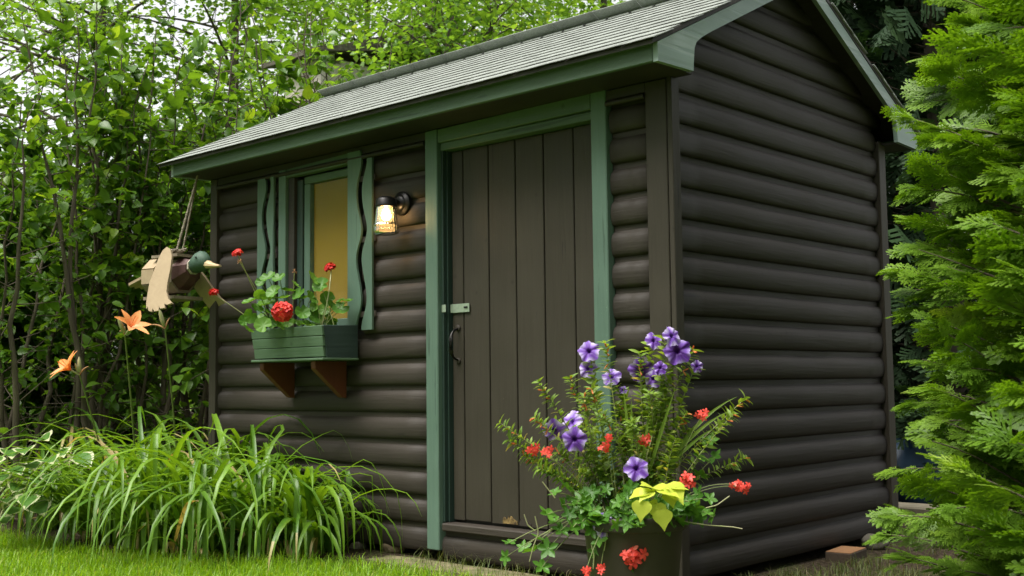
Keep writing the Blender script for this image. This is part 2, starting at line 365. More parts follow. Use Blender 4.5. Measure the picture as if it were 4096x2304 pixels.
V, F = tube([(DX0+.036, .013, hz-.023), (DX0+.036, .013, hz+.019)], .004, 8); nobj('hasp_hinge', V, F, M_BRASS, hp, own=True)
hx = -1.318
pts = bez((hx, .022, .955), (hx, -.022, .96), (hx, -.03, 1.0), 6); pts = np.concatenate([pts, bez((hx, -.03, 1.06), (hx, -.024, 1.11), (hx, .022, 1.112), 7)])
V, F = tube(pts, [.006, .006, .006, .007, .009, .012, .012, .009, .007, .006, .006, .006, .006], 8)
hd = nobj('door_handle', V, F, M_BLACK, door, own=True)
for zz in (.95, 1.117):
    V, F = lathe([(.001, -.004), (.014, -.004), (.017, 0), (.014, .003), (.001, .004)], 14); V = V[:, [0, 2, 1]]+np.array([hx, .021, zz]); nobj('handle_foot', V, F, M_LOG_F, hd, own=True)
# window
win = box('window', -2.56, -2.088, .046, .056, 1.15, 2.03, M_SOFF, shed, 0)
box('frame', WX0, -2.667, -.05, .0, 1.14, 2.1, M_GREEN, win, .003)
bmobj('frame', prism_bm([(-2.665, 2.05), (-2.09, 2.056), (-2.09, 2.116), (-2.665, 2.1)], 1, -.047, .0, .003), M_GREENX, win)
box('jamb', -2.664, -2.61, -.03, .05, 1.14, 2.048, M_SOFF, win, .002)
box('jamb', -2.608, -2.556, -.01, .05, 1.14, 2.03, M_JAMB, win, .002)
box('sash', -2.554, -2.5, .0, .04, 1.165, 2.0, M_GREEN, win, .003)
box('sash', -2.4985, -2.09, .002, .04, 1.165, 1.206, M_GREEN, win, .003)
box('sash', -2.554, -2.06, .0, .04, 2.002, 2.046, M_GREENX, win, .003)
box('jamb', -2.085, -2.03, -.03, .05, 1.14, 2.046, M_SOFF, win, .002)
mt, ns, lk = newmat('ochre_blind')
out = N(ns, 'ShaderNodeOutputMaterial'); p = N(ns, 'ShaderNodeBsdfPrincipled'); lk.new(p.outputs[0], out.inputs[0])
tc = N(ns, 'ShaderNodeTexCoord'); wv = N(ns, 'ShaderNodeTexNoise'); mp = N(ns, 'ShaderNodeMapping'); mp.inputs['Scale'].default_value = (300, 300, 8); lk.new(tc.outputs['Object'], mp.inputs[0]); lk.new(mp.outputs[0], wv.inputs[0]); wv.inputs['Scale'].default_value = 1
mx = N(ns, 'ShaderNodeMix', data_type='RGBA'); mx.inputs[6].default_value = (.22, .15, .018, 1); mx.inputs[7].default_value = (.27, .185, .028, 1); lk.new(wv.outputs[0], mx.inputs[0]); lk.new(mx.outputs[2], p.inputs['Base Color']); p.inputs['Roughness'].default_value = .75; p.inputs['Specular IOR Level'].default_value = .2
M_BLIND = mt
box('blind', -2.499, -2.091, .03, .034, 1.2065, 2.0, M_BLIND, win, 0)
M_GLASS, ns, lk = newmat('window_glass')
out = N(ns, 'ShaderNodeOutputMaterial'); p = N(ns, 'ShaderNodeBsdfPrincipled'); p.inputs['Roughness'].default_value = .25; p.inputs['Transmission Weight'].default_value = 1.; p.inputs['IOR'].default_value = 1.2; p.inputs['Base Color'].default_value = (.97, .97, .95, 1)
gl = N(ns, 'ShaderNodeBsdfTransparent'); fr = N(ns, 'ShaderNodeBsdfGlossy'); fr.inputs['Roughness'].default_value = .12; mx = N(ns, 'ShaderNodeMixShader'); mx.inputs[0].default_value = .012
lk.new(gl.outputs[0], mx.inputs[1]); lk.new(fr.outputs[0], mx.inputs[2]); lk.new(mx.outputs[0], out.inputs[0])
box('pane', -2.499, -2.091, .02, .023, 1.2065, 2.0, M_GLASS, win, 0)
# shutters: two boards with a wavy saw cut between, on battens
def wavy(z, z1): return .021*math.sin((z1-z)/.37*2*math.pi+.6)+.003*math.sin((z1-z)*31)
def shutter(x0, x1, xc, z0, z1, zr, lab):
    sh = box('shutter', x0+.012, x1+.012, -.047, -.0385, z0+.07, z0+.1, M_LOG_F, shed, .001); sh['label'] = lab
    box('batten', x0+.012, x1+.012, -.047, -.0385, (z0+z1)/2-.015, (z0+z1)/2+.015, M_LOG_F, sh, .001)
    box('batten', x0+.012, x1+.012, -.047, -.0385, zr-.12, zr-.09, M_LOG_F, sh, .001)
    for side in (0, 1):
        zt = z1 if side == 0 else zr; zs = np.linspace(z0, zt, 44); gap = .0235
        edge = [(xc+wavy(z, z1)+(-gap if side == 0 else gap), z) for z in zs]
        poly = [(x0, z0)]+edge+[(x0, zt)] if side == 0 else [(x1, z0)]+edge+[(x1, zt)]
        bmobj('shutter_board', prism_bm(poly, 1, -.06, -.0475, 0), M_GREEN, sh)
shutter(-2.93, -2.768, -2.845, 1.13, 2.07, 2.07, 'narrow green shutter left of the window with a wavy cut')
shutter(-2.088, -1.885, -1.972, 1.13, 2.112, 2.06, 'wide green shutter right of the window with a wavy cut')
# roof
SL = .5; AN = math.atan(SL); EY0, EY1 = -.33, 2.3; YC = .985
def zroof(y): return 2.236+(min(y, 2*YC-y)+.29)*SL
RX0, RX1 = -3.6, .168
deck_poly = [(EY0, zroof(EY0)), (YC, zroof(YC)), (EY1, zroof(EY1)), (EY1, zroof(EY1)-.018), (YC, zroof(YC)-.02), (EY0, zroof(EY0)-.018)]
roof = bmobj('roof', prism_bm(deck_poly, 0, RX0+.015, RX1-.012), M_SOFF, shed)
# the shingles
mt, ns, lk = newmat('grey_green_shingle')
out = N(ns, 'ShaderNodeOutputMaterial'); p = N(ns, 'ShaderNodeBsdfPrincipled'); lk.new(p.outputs[0], out.inputs[0])
tc = N(ns, 'ShaderNodeTexCoord'); oi = N(ns, 'ShaderNodeObjectInfo'); n1 = N(ns, 'ShaderNodeTexNoise'); n1.inputs['Scale'].default_value = 420.; n1.inputs['Detail'].default_value = 2.; n2 = N(ns, 'ShaderNodeTexNoise'); n2.inputs['Scale'].default_value = 9.; n2.inputs['Detail'].default_value = 5.
lk.new(tc.outputs['Object'], n1.inputs[0]); lk.new(tc.outputs['Object'], n2.inputs[0])
cr = N(ns, 'ShaderNodeValToRGB'); e = cr.color_ramp.elements; e[0].position = .3; e[0].color = (.12, .135, .12, 1); e[1].position = .7; e[1].color = (.33, .355, .325, 1); lk.new(n1.outputs[0], cr.inputs[0])
hv = N(ns, 'ShaderNodeHueSaturation'); a1 = N(ns, 'ShaderNodeMath', operation='ADD'); lk.new(n2.outputs[0], a1.inputs[0]); mm = N(ns, 'ShaderNodeMath', operation='MULTIPLY'); mm.inputs[1].default_value = .35; lk.new(oi.outputs['Random'], mm.inputs[0]); lk.new(mm.outputs[0], a1.inputs[1])
mr = N(ns, 'ShaderNodeMapRange'); mr.inputs[1].default_value = .3; mr.inputs[2].default_value = 1.; mr.inputs[3].default_value = .8; mr.inputs[4].default_value = 1.15; lk.new(a1.outputs[0], mr.inputs[0]); lk.new(mr.outputs[0], hv.inputs['Value']); lk.new(cr.outputs[0], hv.inputs['Color']); lk.new(hv.outputs[0], p.inputs['Base Color'])
p.inputs['Roughness'].default_value = .9; bp = N(ns, 'ShaderNodeBump'); bp.inputs['Strength'].default_value = .5; bp.inputs['Distance'].default_value = .003; lk.new(n1.outputs[0], bp.inputs['Height']); lk.new(bp.outputs[0], p.inputs['Normal'])
M_SH = mt
M_EDGE = plain('asphalt_cut_edge', (.035, .035, .03), .95, 0, .2, (.06, .06, .05), 80)
EXPO, SW = .1275, .3
def shingle_mesh(wd, seed):
    g = np.random.default_rng(seed); n = 7; xs = np.linspace(-wd/2+.0015, wd/2-.0015, n); V = []
    for x in xs:
        d = g.normal(0, .0005); l = g.normal(0, .0015)
        V += [(x, -l, .0078+d), (x, .17, .002), (x, .17, -.002), (x, -l, .0035+d)]
    F = []
    for i in range(n-1):
        for j in range(4): F.append((4*i+j, 4*i+4+j, 4*i+4+(j+1) % 4, 4*i+(j+1) % 4))
    F += [(0, 1, 2, 3), tuple(4*(n-1)+q for q in (3, 2, 1, 0))]
    me = npmesh('shingle', np.array(V), np.array(F), smooth=False, matidx=[1 if (i % 4 == 3 and i < 4*(n-1)) else 0 for i in range(len(F))]); me.materials.append(M_SH); me.materials.append(M_EDGE); return me
SHM = {}
def shmesh(wd, v):
    key = (round(wd, 3), v)
    if key not in SHM: SHM[key] = shingle_mesh(wd, 900+v*7+int(wd*1000))
    return SHM[key]
slope_len = math.hypot(YC-EY0, (YC-EY0)*SL); nc = int(slope_len/EXPO)+1; rb = wloc(roof)
for sidey in (0, 1):
    for c in range(nc):
        s = c*EXPO-.012
        if s > slope_len-.03: break
        off = (.0, .15, .07, .22)[c % 4]; x = RX0-off
        while x < RX1-.01:
            a, b = max(x, RX0+random.uniform(0, .004)), min(x+SW, RX1)
            if b-a > .02:
                o = bpy.data.objects.new('shingle', shmesh(b-a if b-a < SW-.002 and round(b-a, 2) != SW else SW, random.randrange(4))); COL.objects.link(o); o.parent = roof
                yy = EY0+s*math.cos(AN); zz = zroof(EY0)+s*math.sin(AN)+.001
                if sidey: yy = 2*YC-yy
                o.location = ((a+b)/2-rb[0], yy-rb[1], zz-rb[2]+random.uniform(0, .0003))
                o.rotation_euler = (AN+random.uniform(-.001, .001), 0, math.pi if sidey else 0) if not sidey else (AN, 0, math.pi)
            x += SW
xx = RX0
while xx < RX1-.02:      # ridge caps
    b = min(xx+.16, RX1)
    bm = prism_bm([(YC-.06, zroof(YC-.06)+.008), (YC, zroof(YC)+.006), (YC+.06, zroof(YC-.06)+.008), (YC+.06, zroof(YC-.06)+.016), (YC, zroof(YC)+.014), (YC-.06, zroof(YC-.06)+.016)], 0, xx+.001, b+.02)
    bmobj('ridge_shingle', bm, M_SH, roof); xx += .16
box('fascia', -3.49, .1275, -.292, -.268, 2.135, 2.222, M_GREENX, roof, .004)
box('fascia', -3.49, .1275, 2.24, 2.262, 2.135, 2.222, M_GREENX, roof, .004)
box('drip_strip', -3.5, .13, -.2985, -.2925, 2.205, 2.222, M_GREENX, roof, .001)
box('soffit', -3.47, .125, -.267, .0, 2.139, 2.151, M_SOFF, roof, 0)
box('soffit', -3.47, .125, 2.03, 2.239, 2.139, 2.151, M_SOFF, roof, 0)
def barge(x0, x1):
    top = lambda y: zroof(y)-.022
    fr = [(-.29, 2.134), (-.03, 2.142), (-.024, 2.2), (-.018, 2.245), (.0, 2.275), (.035, 2.3), (.08, 2.326), (.13, 2.352)]
    bot = fr+[(YC, 2.352+(YC-.13)*SL)]
    full = bot+[(2*YC-y, z) for (y, z) in fr[::-1]]
    poly = full+[(2*YC+.29, top(2*YC+.29)), (YC, top(YC)), (-.29, top(-.29))]
    return prism_bm(poly, 0, x0, x1)
bmobj('barge_board', barge(.13, .153), M_BARGE, roof)
bmobj('barge_board', barge(-3.515, -3.492), M_BARGE, roof)
# rake soffits close the overhang between gable and barge board
for x0, x1 in ((-.05, .128), (-3.488, -3.4)):
    pl = [(-.26, zroof(-.26)-.03), (YC, zroof(YC)-.032), (2*YC+.26, zroof(-.26)-.03), (2*YC+.26, zroof(-.26)-.045), (YC, zroof(YC)-.047), (-.26, zroof(-.26)-.045)]
    bmobj('rake_soffit', prism_bm(pl, 0, x0, x1), M_SOFF, roof)

# ------------------------------------------------------------------ flower box under the window
fb = thing('window_box', (-2.33, -.17, .76), 'green wooden window box on two red-brown brackets under the shed window', 'window box')
BX0, BX1 = -2.635, -2.012
def lean(z): return -.278-(z-.985)*.14
for i in range(3):
    z0, z1 = .987+i*.0555, .987+i*.0555+.053
    ex = i*.004
    bmobj('front_board', prism_bm([(lean(z0), z0), (lean(z1), z1), (lean(z1)+.016, z1), (lean(z0)+.016, z0)], 0, BX0-ex, BX1+ex-.004, .0025), M_BOX, fb)
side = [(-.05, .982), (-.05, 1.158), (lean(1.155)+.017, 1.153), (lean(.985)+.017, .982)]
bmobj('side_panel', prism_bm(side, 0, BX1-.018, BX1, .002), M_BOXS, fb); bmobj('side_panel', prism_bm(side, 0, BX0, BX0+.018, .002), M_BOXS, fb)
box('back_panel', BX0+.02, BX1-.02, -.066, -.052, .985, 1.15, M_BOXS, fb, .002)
box('base_ledge', BX0-.01, BX1+.008, -.297, -.05, .968, .981, M_BOX, fb, .003)
M_SOIL = plain('potting_soil', (.03, .02, .013), .95, 0, .2, (.055, .04, .028), 90, .6)
box('soil', BX0+.02, BX1-.02, -.27, -.068, 1.09, 1.115, M_SOIL, fb, 0)
for bx in (-2.602, -2.138):
    pl = [(-.04, .966), (-.255, .966), (-.255, .925), (-.07, .77), (-.04, .765)]
    bmobj('bracket', prism_bm(pl, 0, bx-.02, bx+.02, .003), M_BRKT, fb)

# ------------------------------------------------------------------ wall lamp
LX, LY, LZ = -1.667, -.15, 1.762
lamp = thing('wall_lamp', (LX, -.036, LZ), 'lit black wall lamp with a ribbed glass jar shade beside the door', 'lamp')
pr = [(.001, .034), (.022, .034), (.036, .029), (.043, .022), (.045, .017), (.053, .016), (.056, .011), (.062, .01), (.064, .004), (.064, -.006), (.001, -.006)]
V, F = lathe(pr, 32); V = np.stack([V[:, 0]+LX, -V[:, 2]-.038, V[:, 1]+LZ+.022], 1); nobj('back_plate', V, F, M_BLACK, lamp)
V, F = tube(bez((LX, -.06, LZ+.022), (LX, -.09, LZ+.03), (LX, LY+.03, LZ+.027), 6), .016, 12); nobj('arm', V, F, M_BLACK, lamp)
V, F = lathe([(.001, .047), (.03, .046), (.046, .038), (.053, .03), (.055, .0), (.057, -.006), (.05, -.008), (.001, -.006)], 28, (LX, LY, LZ)); nobj('cap', V, F, M_BLACK, lamp)
M_JAR, ns, lk = newmat('ribbed_jar_glass')
out = N(ns, 'ShaderNodeOutputMaterial'); tp = N(ns, 'ShaderNodeBsdfTransparent'); tp.inputs[0].default_value = (1., .95, .86, 1); gs = N(ns, 'ShaderNodeBsdfGlossy'); gs.inputs['Roughness'].default_value = .08
tl = N(ns, 'ShaderNodeBsdfTranslucent'); tl.inputs[0].default_value = (1., .82, .55, 1); m1 = N(ns, 'ShaderNodeMixShader'); m1.inputs[0].default_value = .2; m2 = N(ns, 'ShaderNodeMixShader'); lw = N(ns, 'ShaderNodeLayerWeight'); lw.inputs[0].default_value = .35
lk.new(tp.outputs[0], m1.inputs[1]); lk.new(tl.outputs[0], m1.inputs[2]); lk.new(lw.outputs['Fresnel'], m2.inputs[0]); lk.new(m1.outputs[0], m2.inputs[1]); lk.new(gs.outputs[0], m2.inputs[2]); lk.new(m2.outputs[0], out.inputs[0])
n = 96; prj = [(.049, -.006), (.052, -.012), (.054, -.03), (.057, -.06), (.061, -.09), (.0625, -.1), (.066, -.102), (.0665, -.106), (.0635, -.109), (.066, -.12), (.0675, -.135), (.064, -.145), (.05, -.152), (.03, -.156), (.001, -.157)]
V, F = lathe(prj, n); th = np.arctan2(V[:, 1], V[:, 0]); rr = np.hypot(V[:, 0], V[:, 1]); rib = 1+.022*np.cos(th*24)*((V[:, 2] < -.01) & (V[:, 2] > -.142))
V[:, 0] *= rib; V[:, 1] *= rib; V += np.array([LX, LY, LZ]); nobj('glass_shade', V, F, M_JAR, lamp)
M_BULB, ns, lk = newmat('glowing_bulb')
out = N(ns, 'ShaderNodeOutputMaterial'); em = N(ns, 'ShaderNodeEmission'); em.inputs[0].default_value = (1., .66, .3, 1); em.inputs[1].default_value = 22.; lk.new(em.outputs[0], out.inputs[0])
V, F = lathe([(.001, .0), (.012, -.003), (.014, -.014), (.022, -.026), (.026, -.04), (.023, -.054), (.012, -.065), (.001, -.067)], 20, (LX, LY, LZ-.012)); nobj('bulb', V, F, M_BULB, lamp)
ld = bpy.data.lights.new('lamp_light', 'POINT'); ld.energy = 2.2; ld.color = (1., .62, .28); ld.shadow_soft_size = .03
lo_ = bpy.data.objects.new('lamp_light', ld); COL.objects.link(lo_); lo_.parent = lamp; lo_.location = (0, LY+.036, -.05)
# ------------------------------------------------------------------ ground
def gp(px, d):
    p_ = at(px, 1500, d); return np.array([p_[0], p_[1], GZ])
def gpx(px, py, z=None):                # where the ground shows at that spot of the photograph
    z = GZ if z is None else z; v = _f+_r*(px-2048)/FPX-_u*(py-1152)/FPX; return CAM+v*(z-CAM[2])/v[2]
def lawn_edge(x):                       # y of the edge between lawn and bed
    return np.interp(x, [-9, -5, -3.2, -2.3, -1.75, -1.4, -.4, .3, .8, 3], [-.9, -.95, -.95, -.72, -.4, -.3, -.32, -.45, -.35, 0])
M_GROUND, ns, lk = newmat('garden_ground')
out = N(ns, 'ShaderNodeOutputMaterial'); p = N(ns, 'ShaderNodeBsdfPrincipled'); lk.new(p.outputs[0], out.inputs[0]); p.inputs['Roughness'].default_value = .95; p.inputs['Specular IOR Level'].default_value = .15
tc = N(ns, 'ShaderNodeTexCoord'); n1 = N(ns, 'ShaderNodeTexNoise'); n1.inputs['Scale'].default_value = 45.; n1.inputs['Detail'].default_value = 8.; n2 = N(ns, 'ShaderNodeTexNoise'); n2.inputs['Scale'].default_value = 2.; n2.inputs['Detail'].default_value = 6.
lk.new(tc.outputs['Object'], n1.inputs[0]); lk.new(tc.outputs['Object'], n2.inputs[0])
c1 = N(ns, 'ShaderNodeValToRGB'); e = c1.color_ramp.elements; e[0].position = .35; e[0].color = (.028, .02, .013, 1); e[1].position = .7; e[1].color = (.1, .075, .05, 1); lk.new(n1.outputs[0], c1.inputs[0])
c2 = N(ns, 'ShaderNodeValToRGB'); e = c2.color_ramp.elements; e[0].color = (.07, .13, .012, 1); e[1].color = (.13, .2, .03, 1); lk.new(n1.outputs[0], c2.inputs[0])
atn = N(ns, 'ShaderNodeAttribute', attribute_name='lawn'); ad = N(ns, 'ShaderNodeMath', operation='ADD'); lk.new(atn.outputs['Fac'], ad.inputs[0]); ms = N(ns, 'ShaderNodeMapRange'); ms.inputs[1].default_value = .3; ms.inputs[2].default_value = .7; ms.inputs[3].default_value = -.35; ms.inputs[4].default_value = .35; lk.new(n2.outputs[0], ms.inputs[0]); lk.new(ms.outputs[0], ad.inputs[1])
ad.use_clamp = True; mx = N(ns, 'ShaderNodeMix', data_type='RGBA'); lk.new(ad.outputs[0], mx.inputs[0]); lk.new(c1.outputs[0], mx.inputs[6]); lk.new(c2.outputs[0], mx.inputs[7]); lk.new(mx.outputs[2], p.inputs['Base Color'])
bp = N(ns, 'ShaderNodeBump'); bp.inputs['Strength'].default_value = .8; bp.inputs['Distance'].default_value = .02; lk.new(n1.outputs[0], bp.inputs['Height']); lk.new(bp.outputs[0], p.inputs['Normal'])
def axis_pts(lo, hi, a, b, st):
    return np.unique(np.round(np.concatenate([-np.geomspace(1, -lo+a+1, 14)[::-1]+1+a, np.arange(a, b, st), np.geomspace(1, hi-b+1, 14)-1+b]), 4))
gx, gy = axis_pts(-150, 150, -6., 3., .09), axis_pts(-150, 150, -4., 4., .09)
X, Y = np.meshgrid(gx, gy, indexing='ij')
def gheight(X, Y): return GZ+.008*np.sin(X*2.1+Y)*np.cos(Y*1.7)-.012*np.clip((np.abs(X+1.7)-4)/6, 0, 1)-.02*np.clip((-Y-.6)/1.5, 0, 1)
Z = gheight(X, Y)+rng.normal(0, .004, X.shape)*((X > .03) & (X < 2) & (Y > -.2))
Vg = np.stack([X, Y, Z], -1).reshape(-1, 3); nx, ny = X.shape
ii, jj = np.meshgrid(np.arange(nx-1), np.arange(ny-1), indexing='ij'); a = ii*ny+jj
Fg = np.stack([a, a+ny, a+ny+1, a+1], -1).reshape(-1, 4)
me = npmesh('ground', Vg, Fg); q = me.attributes.new('lawn', 'FLOAT', 'POINT')
lw = np.clip((lawn_edge(Vg[:, 0])-Vg[:, 1])*4+.5, 0, 1); lw = np.where((Vg[:, 0] > .1), np.clip(lw*.8, .0, .55), lw); far = (np.hypot(Vg[:, 0]+1, Vg[:, 1]) > 9); lw = np.where(far, 1., lw); q.data.foreach_set('value', lw.astype(np.float32))
tag(link('ground', me, M_GROUND), kind='structure')

# leaf colours (own colour of each plant)
M_GRASS = leafmat('lawn_grass', (.13, .26, .006), (.22, .37, .014), (.34, .38, .08), .42, .45)
M_DRYG = leafmat('thin_grass', (.06, .1, .02), (.13, .15, .04), (.3, .25, .12), .25, .5)
M_LILY = leafmat('daylily_leaf', (.06, .15, .01), (.17, .31, .022), (.42, .3, .15), .32, .42, spec=.5)
M_HOSTA = leafmat('hosta_leaf', (.06, .15, .025), (.1, .21, .04), (.5, .52, .32), .22, .38)
M_SHRUB = leafmat('shrub_leaf', (.06, .145, .014), (.14, .27, .028), (.24, .37, .035), .42, .34, spec=.5)
M_MAPLE = leafmat('far_tree_leaf', (.09, .2, .03), (.17, .3, .05), (.28, .36, .06), .5, .5)
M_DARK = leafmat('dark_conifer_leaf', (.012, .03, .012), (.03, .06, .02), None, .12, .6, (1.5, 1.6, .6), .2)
M_CEDAR = leafmat('cedar_spray', (.085, .175, .014), (.19, .315, .03), (.34, .44, .09), .3, .42, (1.6, 1.7, .3), .3)
M_GERA = leafmat('geranium_leaf', (.06, .17, .02), (.13, .27, .035), (.24, .32, .05), .3, .45)
M_IVYG = leafmat('ivy_geranium_leaf', (.055, .16, .02), (.12, .26, .035), (.22, .34, .06), .3, .4)
M_LIME = leafmat('lime_leaf', (.5, .58, .06), (.6, .67, .09), None, .3, .45, (1.2, 1.2, .4))
M_CUPH = leafmat('small_leaf', (.13, .23, .035), (.25, .36, .06), (.48, .4, .13), .36, .42)
M_BARK = paint('bark', (.07, .055, .042), (.14, .115, .09), .9, 'z', 1., .5)
M_BARKL = paint('pale_bark', (.075, .06, .043), (.15, .12, .088), .85, 'z', .8, .6)
M_STEM = plain('green_stem', (.13, .19, .05), .5, 0, .4, (.2, .22, .08), 30)
M_STEMP = plain('pale_stem', (.3, .33, .14), .5, 0, .4, (.36, .34, .2), 30)
M_RED = leafmat('red_petal', (.45, .012, .012), (.78, .05, .035), (.88, .17, .11), .25, .5, (1.2, .6, .5))
M_CORAL = leafmat('coral_petal', (.72, .05, .035), (.85, .11, .08), (.9, .2, .14), .25, .5, (1.2, .7, .6))
M_ORNG = leafmat('orange_petal', (.85, .3, .07), (.9, .42, .18), (.92, .52, .33), .3, .45, (1.2, .8, .4))
M_CFLW = leafmat('cuphea_flower', (.75, .2, .07), (.8, .32, .12), (.7, .12, .06), .25, .5, (1.2, .8, .4))

def lawn_blades(n, xr, yr, inside, hh, wd, mat, name, label):
    x = rng.uniform(*xr, n); y = rng.uniform(*yr, n); k = inside(x, y); x, y = x[k], y[k]; n = len(x)
    h = rng.uniform(*hh, n); az = rng.uniform(0, 2*math.pi, n); ln = rng.uniform(.15, 1.5, n); w_ = rng.uniform(*wd, n)
    b = np.stack([x, y, gheight(x, y)-.004], -1); d = np.stack([np.cos(az), np.sin(az), 0*az], -1); s = np.stack([-np.sin(az), np.cos(az), 0*az], -1)*w_[:, None]
    up = np.array([0, 0, 1.]); m1 = b+up*(h*.55)[:, None]+d*(h*ln*.22)[:, None]; t = b+up*(h*(1-.25*ln))[:, None]+d*(h*ln*.8)[:, None]
    V = np.stack([b-s, b+s, m1-s*.8, m1+s*.8, t-s*.15, t+s*.15], 1).reshape(-1, 3)
    F = (np.array([[0, 1, 3, 2], [2, 3, 5, 4]])[None]+(np.arange(n)*6)[:, None, None]).reshape(-1, 4)
    t_ = np.repeat(np.where(rng.random(n) < .06, .95, rng.uniform(0, .75, n)), 2)
    return tag(nobj(name, V, F, mat, None, t_), label, 'grass', kind='stuff')
lawn_blades(60000, (-6.5, .1), (-2.3, -.15), lambda x, y: y < lawn_edge(x)+rng.normal(0, .05, len(x)), (.03, .085), (.0014, .003), M_GRASS, 'lawn_grass', 'bright green mown grass in front of the flower bed')
lawn_blades(6000, (-6.5, 3), (-6, -2.2), lambda x, y: np.hypot(x-CAM[0], y-CAM[1]) > .8, (.035, .075), (.002, .004), M_GRASS, 'lawn_grass', 'mown grass of the open lawn away from the shed')
lawn_blades(20000, (.06, 1.9), (-1.2, 1.9), lambda x, y: rng.random(len(x)) < np.where(y < .95+.25*np.sin(x*7+y*5), .9, .15)*np.clip(x*4, .15, 1), (.02, .07), (.001, .002), M_DRYG, 'thin_grass', 'thin patchy grass on bare soil beside the gable wall')
lawn_blades(900, (-1.5, .2), (-.5, -.06), lambda x, y: x > -2, (.03, .12), (.0008, .0015), M_DRYG, 'thin_grass', 'wispy grass growing along the stone step')

# ------------------------------------------------------------------ stones and wood on the ground
M_SLAB = plain('mossy_stone', (.19, .16, .095), .95, 0, .2, (.1, .105, .045), 14, .8)
M_ROCK = plain('tan_rock', (.3, .23, .15), .9, 0, .25, (.14, .105, .07), 18, .9)
M_GROCK = plain('grey_rock', (.15, .135, .11), .9, 0, .25, (.08, .075, .055), 18, .9)
def rock_bm(c, r, seed, flat=.6):
    g = np.random.default_rng(seed); bm = bmesh.new(); bmesh.ops.create_icosphere(bm, subdivisions=3, radius=1.)
    ks = g.normal(size=(7, 3)); ph = g.uniform(0, 6, 7)
    pl = unit(g.normal(size=(7, 3))); pd = g.uniform(.62, .9, 7)
    for v in bm.verts:
        p_ = np.array(v.co)
        for a_, d_ in zip(pl, pd):
            t = p_@a_
            if t > d_: p_ = p_-a_*(t-d_)*.9
        p_ = p_*(1+.05*sum(math.sin(2.2*(k_@p_)+f) for k_, f in zip(ks, ph))/2)
        v.co = (c[0]+p_[0]*r[0], c[1]+p_[1]*r[1], c[2]+max(p_[2], -flat)*r[2])
    return bm
def rock(c, r, seed, mat, name, label, cat='rock', group=None): return tag(bmobj(name, rock_bm(c, r, seed), mat, None, True), label, cat, group)
def slab(x0, x1, y0, y1, z0, z1, seed, label):
    g = np.random.default_rng(seed); n = 26; poly = []
    for i in range(n):
        a = 2*math.pi*i/n; ca, sa = math.cos(a), math.sin(a); q = 1/max(abs(ca), abs(sa))
        poly.append(((x0+x1)/2+(x1-x0)/2*ca*q*(1-.04*g.random()), (y0+y1)/2+(y1-y0)/2*sa*q*(1-.12*g.random())))
    bm = prism_bm(poly, 2, z0, z1, 0); top = [e for e in bm.edges if all(v.co.z > z1-.001 for v in e.verts)]
    bmesh.ops.bevel(bm, geom=top, offset=.012, segments=2, affect='EDGES')
    return tag(bmobj('stone_step', bm, M_SLAB, None), label, 'stone step', 'stepping stones along the shed')
slab(-1.72, -.62, -.3, -.062, GZ-.05, GZ+.012, 3, 'long mossy stone slab lying before the shed door')
slab(-.6, .05, -.34, -.07, GZ-.05, GZ+.008, 4, 'mossy stone slab behind the flower pot')
slab(.14, .5, -.25, .1, GZ-.05, GZ+.004, 5, 'low mossy stone right of the flower pot')
c = gpx(1600, 2205); rock((c[0], c[1]-.05, GZ+.03), (.085, .06, .065), 8, M_ROCK, 'rock', 'rounded tan rock on the ground left of the door trim')
c = gpx(1440, 2195); rock((c[0], c[1]-.02, GZ+.01), (.05, .05, .04), 12, M_GROCK, 'rock', 'small grey stone half hidden under the daylily leaves')
c = gpx(3485, 2190); rock((c[0], c[1], GZ+.02), (.09, .07, .05), 9, M_GROCK, 'rock', 'grey weathered rock by the gable wall behind the wood block')
c = gpx(3390, 2175); rock((c[0]-.01, c[1]+.07, GZ+.02), (.05, .035, .05), 10, M_GROCK, 'rock', 'small grey stone leaning against the gable wall')
c = np.array([.11, 1.26, GZ]); wb = thing('wood_block', (c[0], c[1], GZ), 'short orange-brown offcut of timber lying beside the gable wall', 'wood block')
M_OFF = paint('fresh_timber', (.3, .15, .07), (.4, .21, .1), .8, 'y', .4, .7); M_OFFE = paint('dull_timber', (.07, .05, .035), None, .9, 'y', .4)
bm = box_bm(c[0]-.055, c[0]+.075, c[1]-.1, c[1]+.13, GZ-.01, GZ+.042, .004); ob = bmobj('block', bm, M_OFFE, wb); ob.rotation_euler = (0, 0, .12)
bm = box_bm(c[0]-.052, c[0]+.072, c[1]-.097, c[1]+.127, GZ+.0425, GZ+.0455, .001); ob = bmobj('sawn_face', bm, M_OFF, wb); ob.rotation_euler = (0, 0, .12)
p0, p1 = gpx(3405, 2150)+np.array([0, 0, .05]), gpx(3475, 2190)+np.array([-.0, -.02, .04])
V, F = tube(np.linspace(p0, p1, 8)+rng.normal(0, .004, (8, 3)), [.02, .027, .026, .027, .024, .024, .02, .012], 9); tag(nobj('branch_piece', V, F, M_BARKL, None, own=True), 'short broken piece of branch leaning on grey rock', 'branch')
c = gp(3630, 7.2); tag(box('concrete_kerb', c[0]-.6, c[0]+.9, c[1]-.1, c[1]+.15, GZ-.05, GZ+.09, plain('old_concrete', (.26, .23, .17), .95, 0, .2, (.18, .16, .11), 12, .4), None, .01), 'low old concrete kerb behind the shed corner', 'kerb')

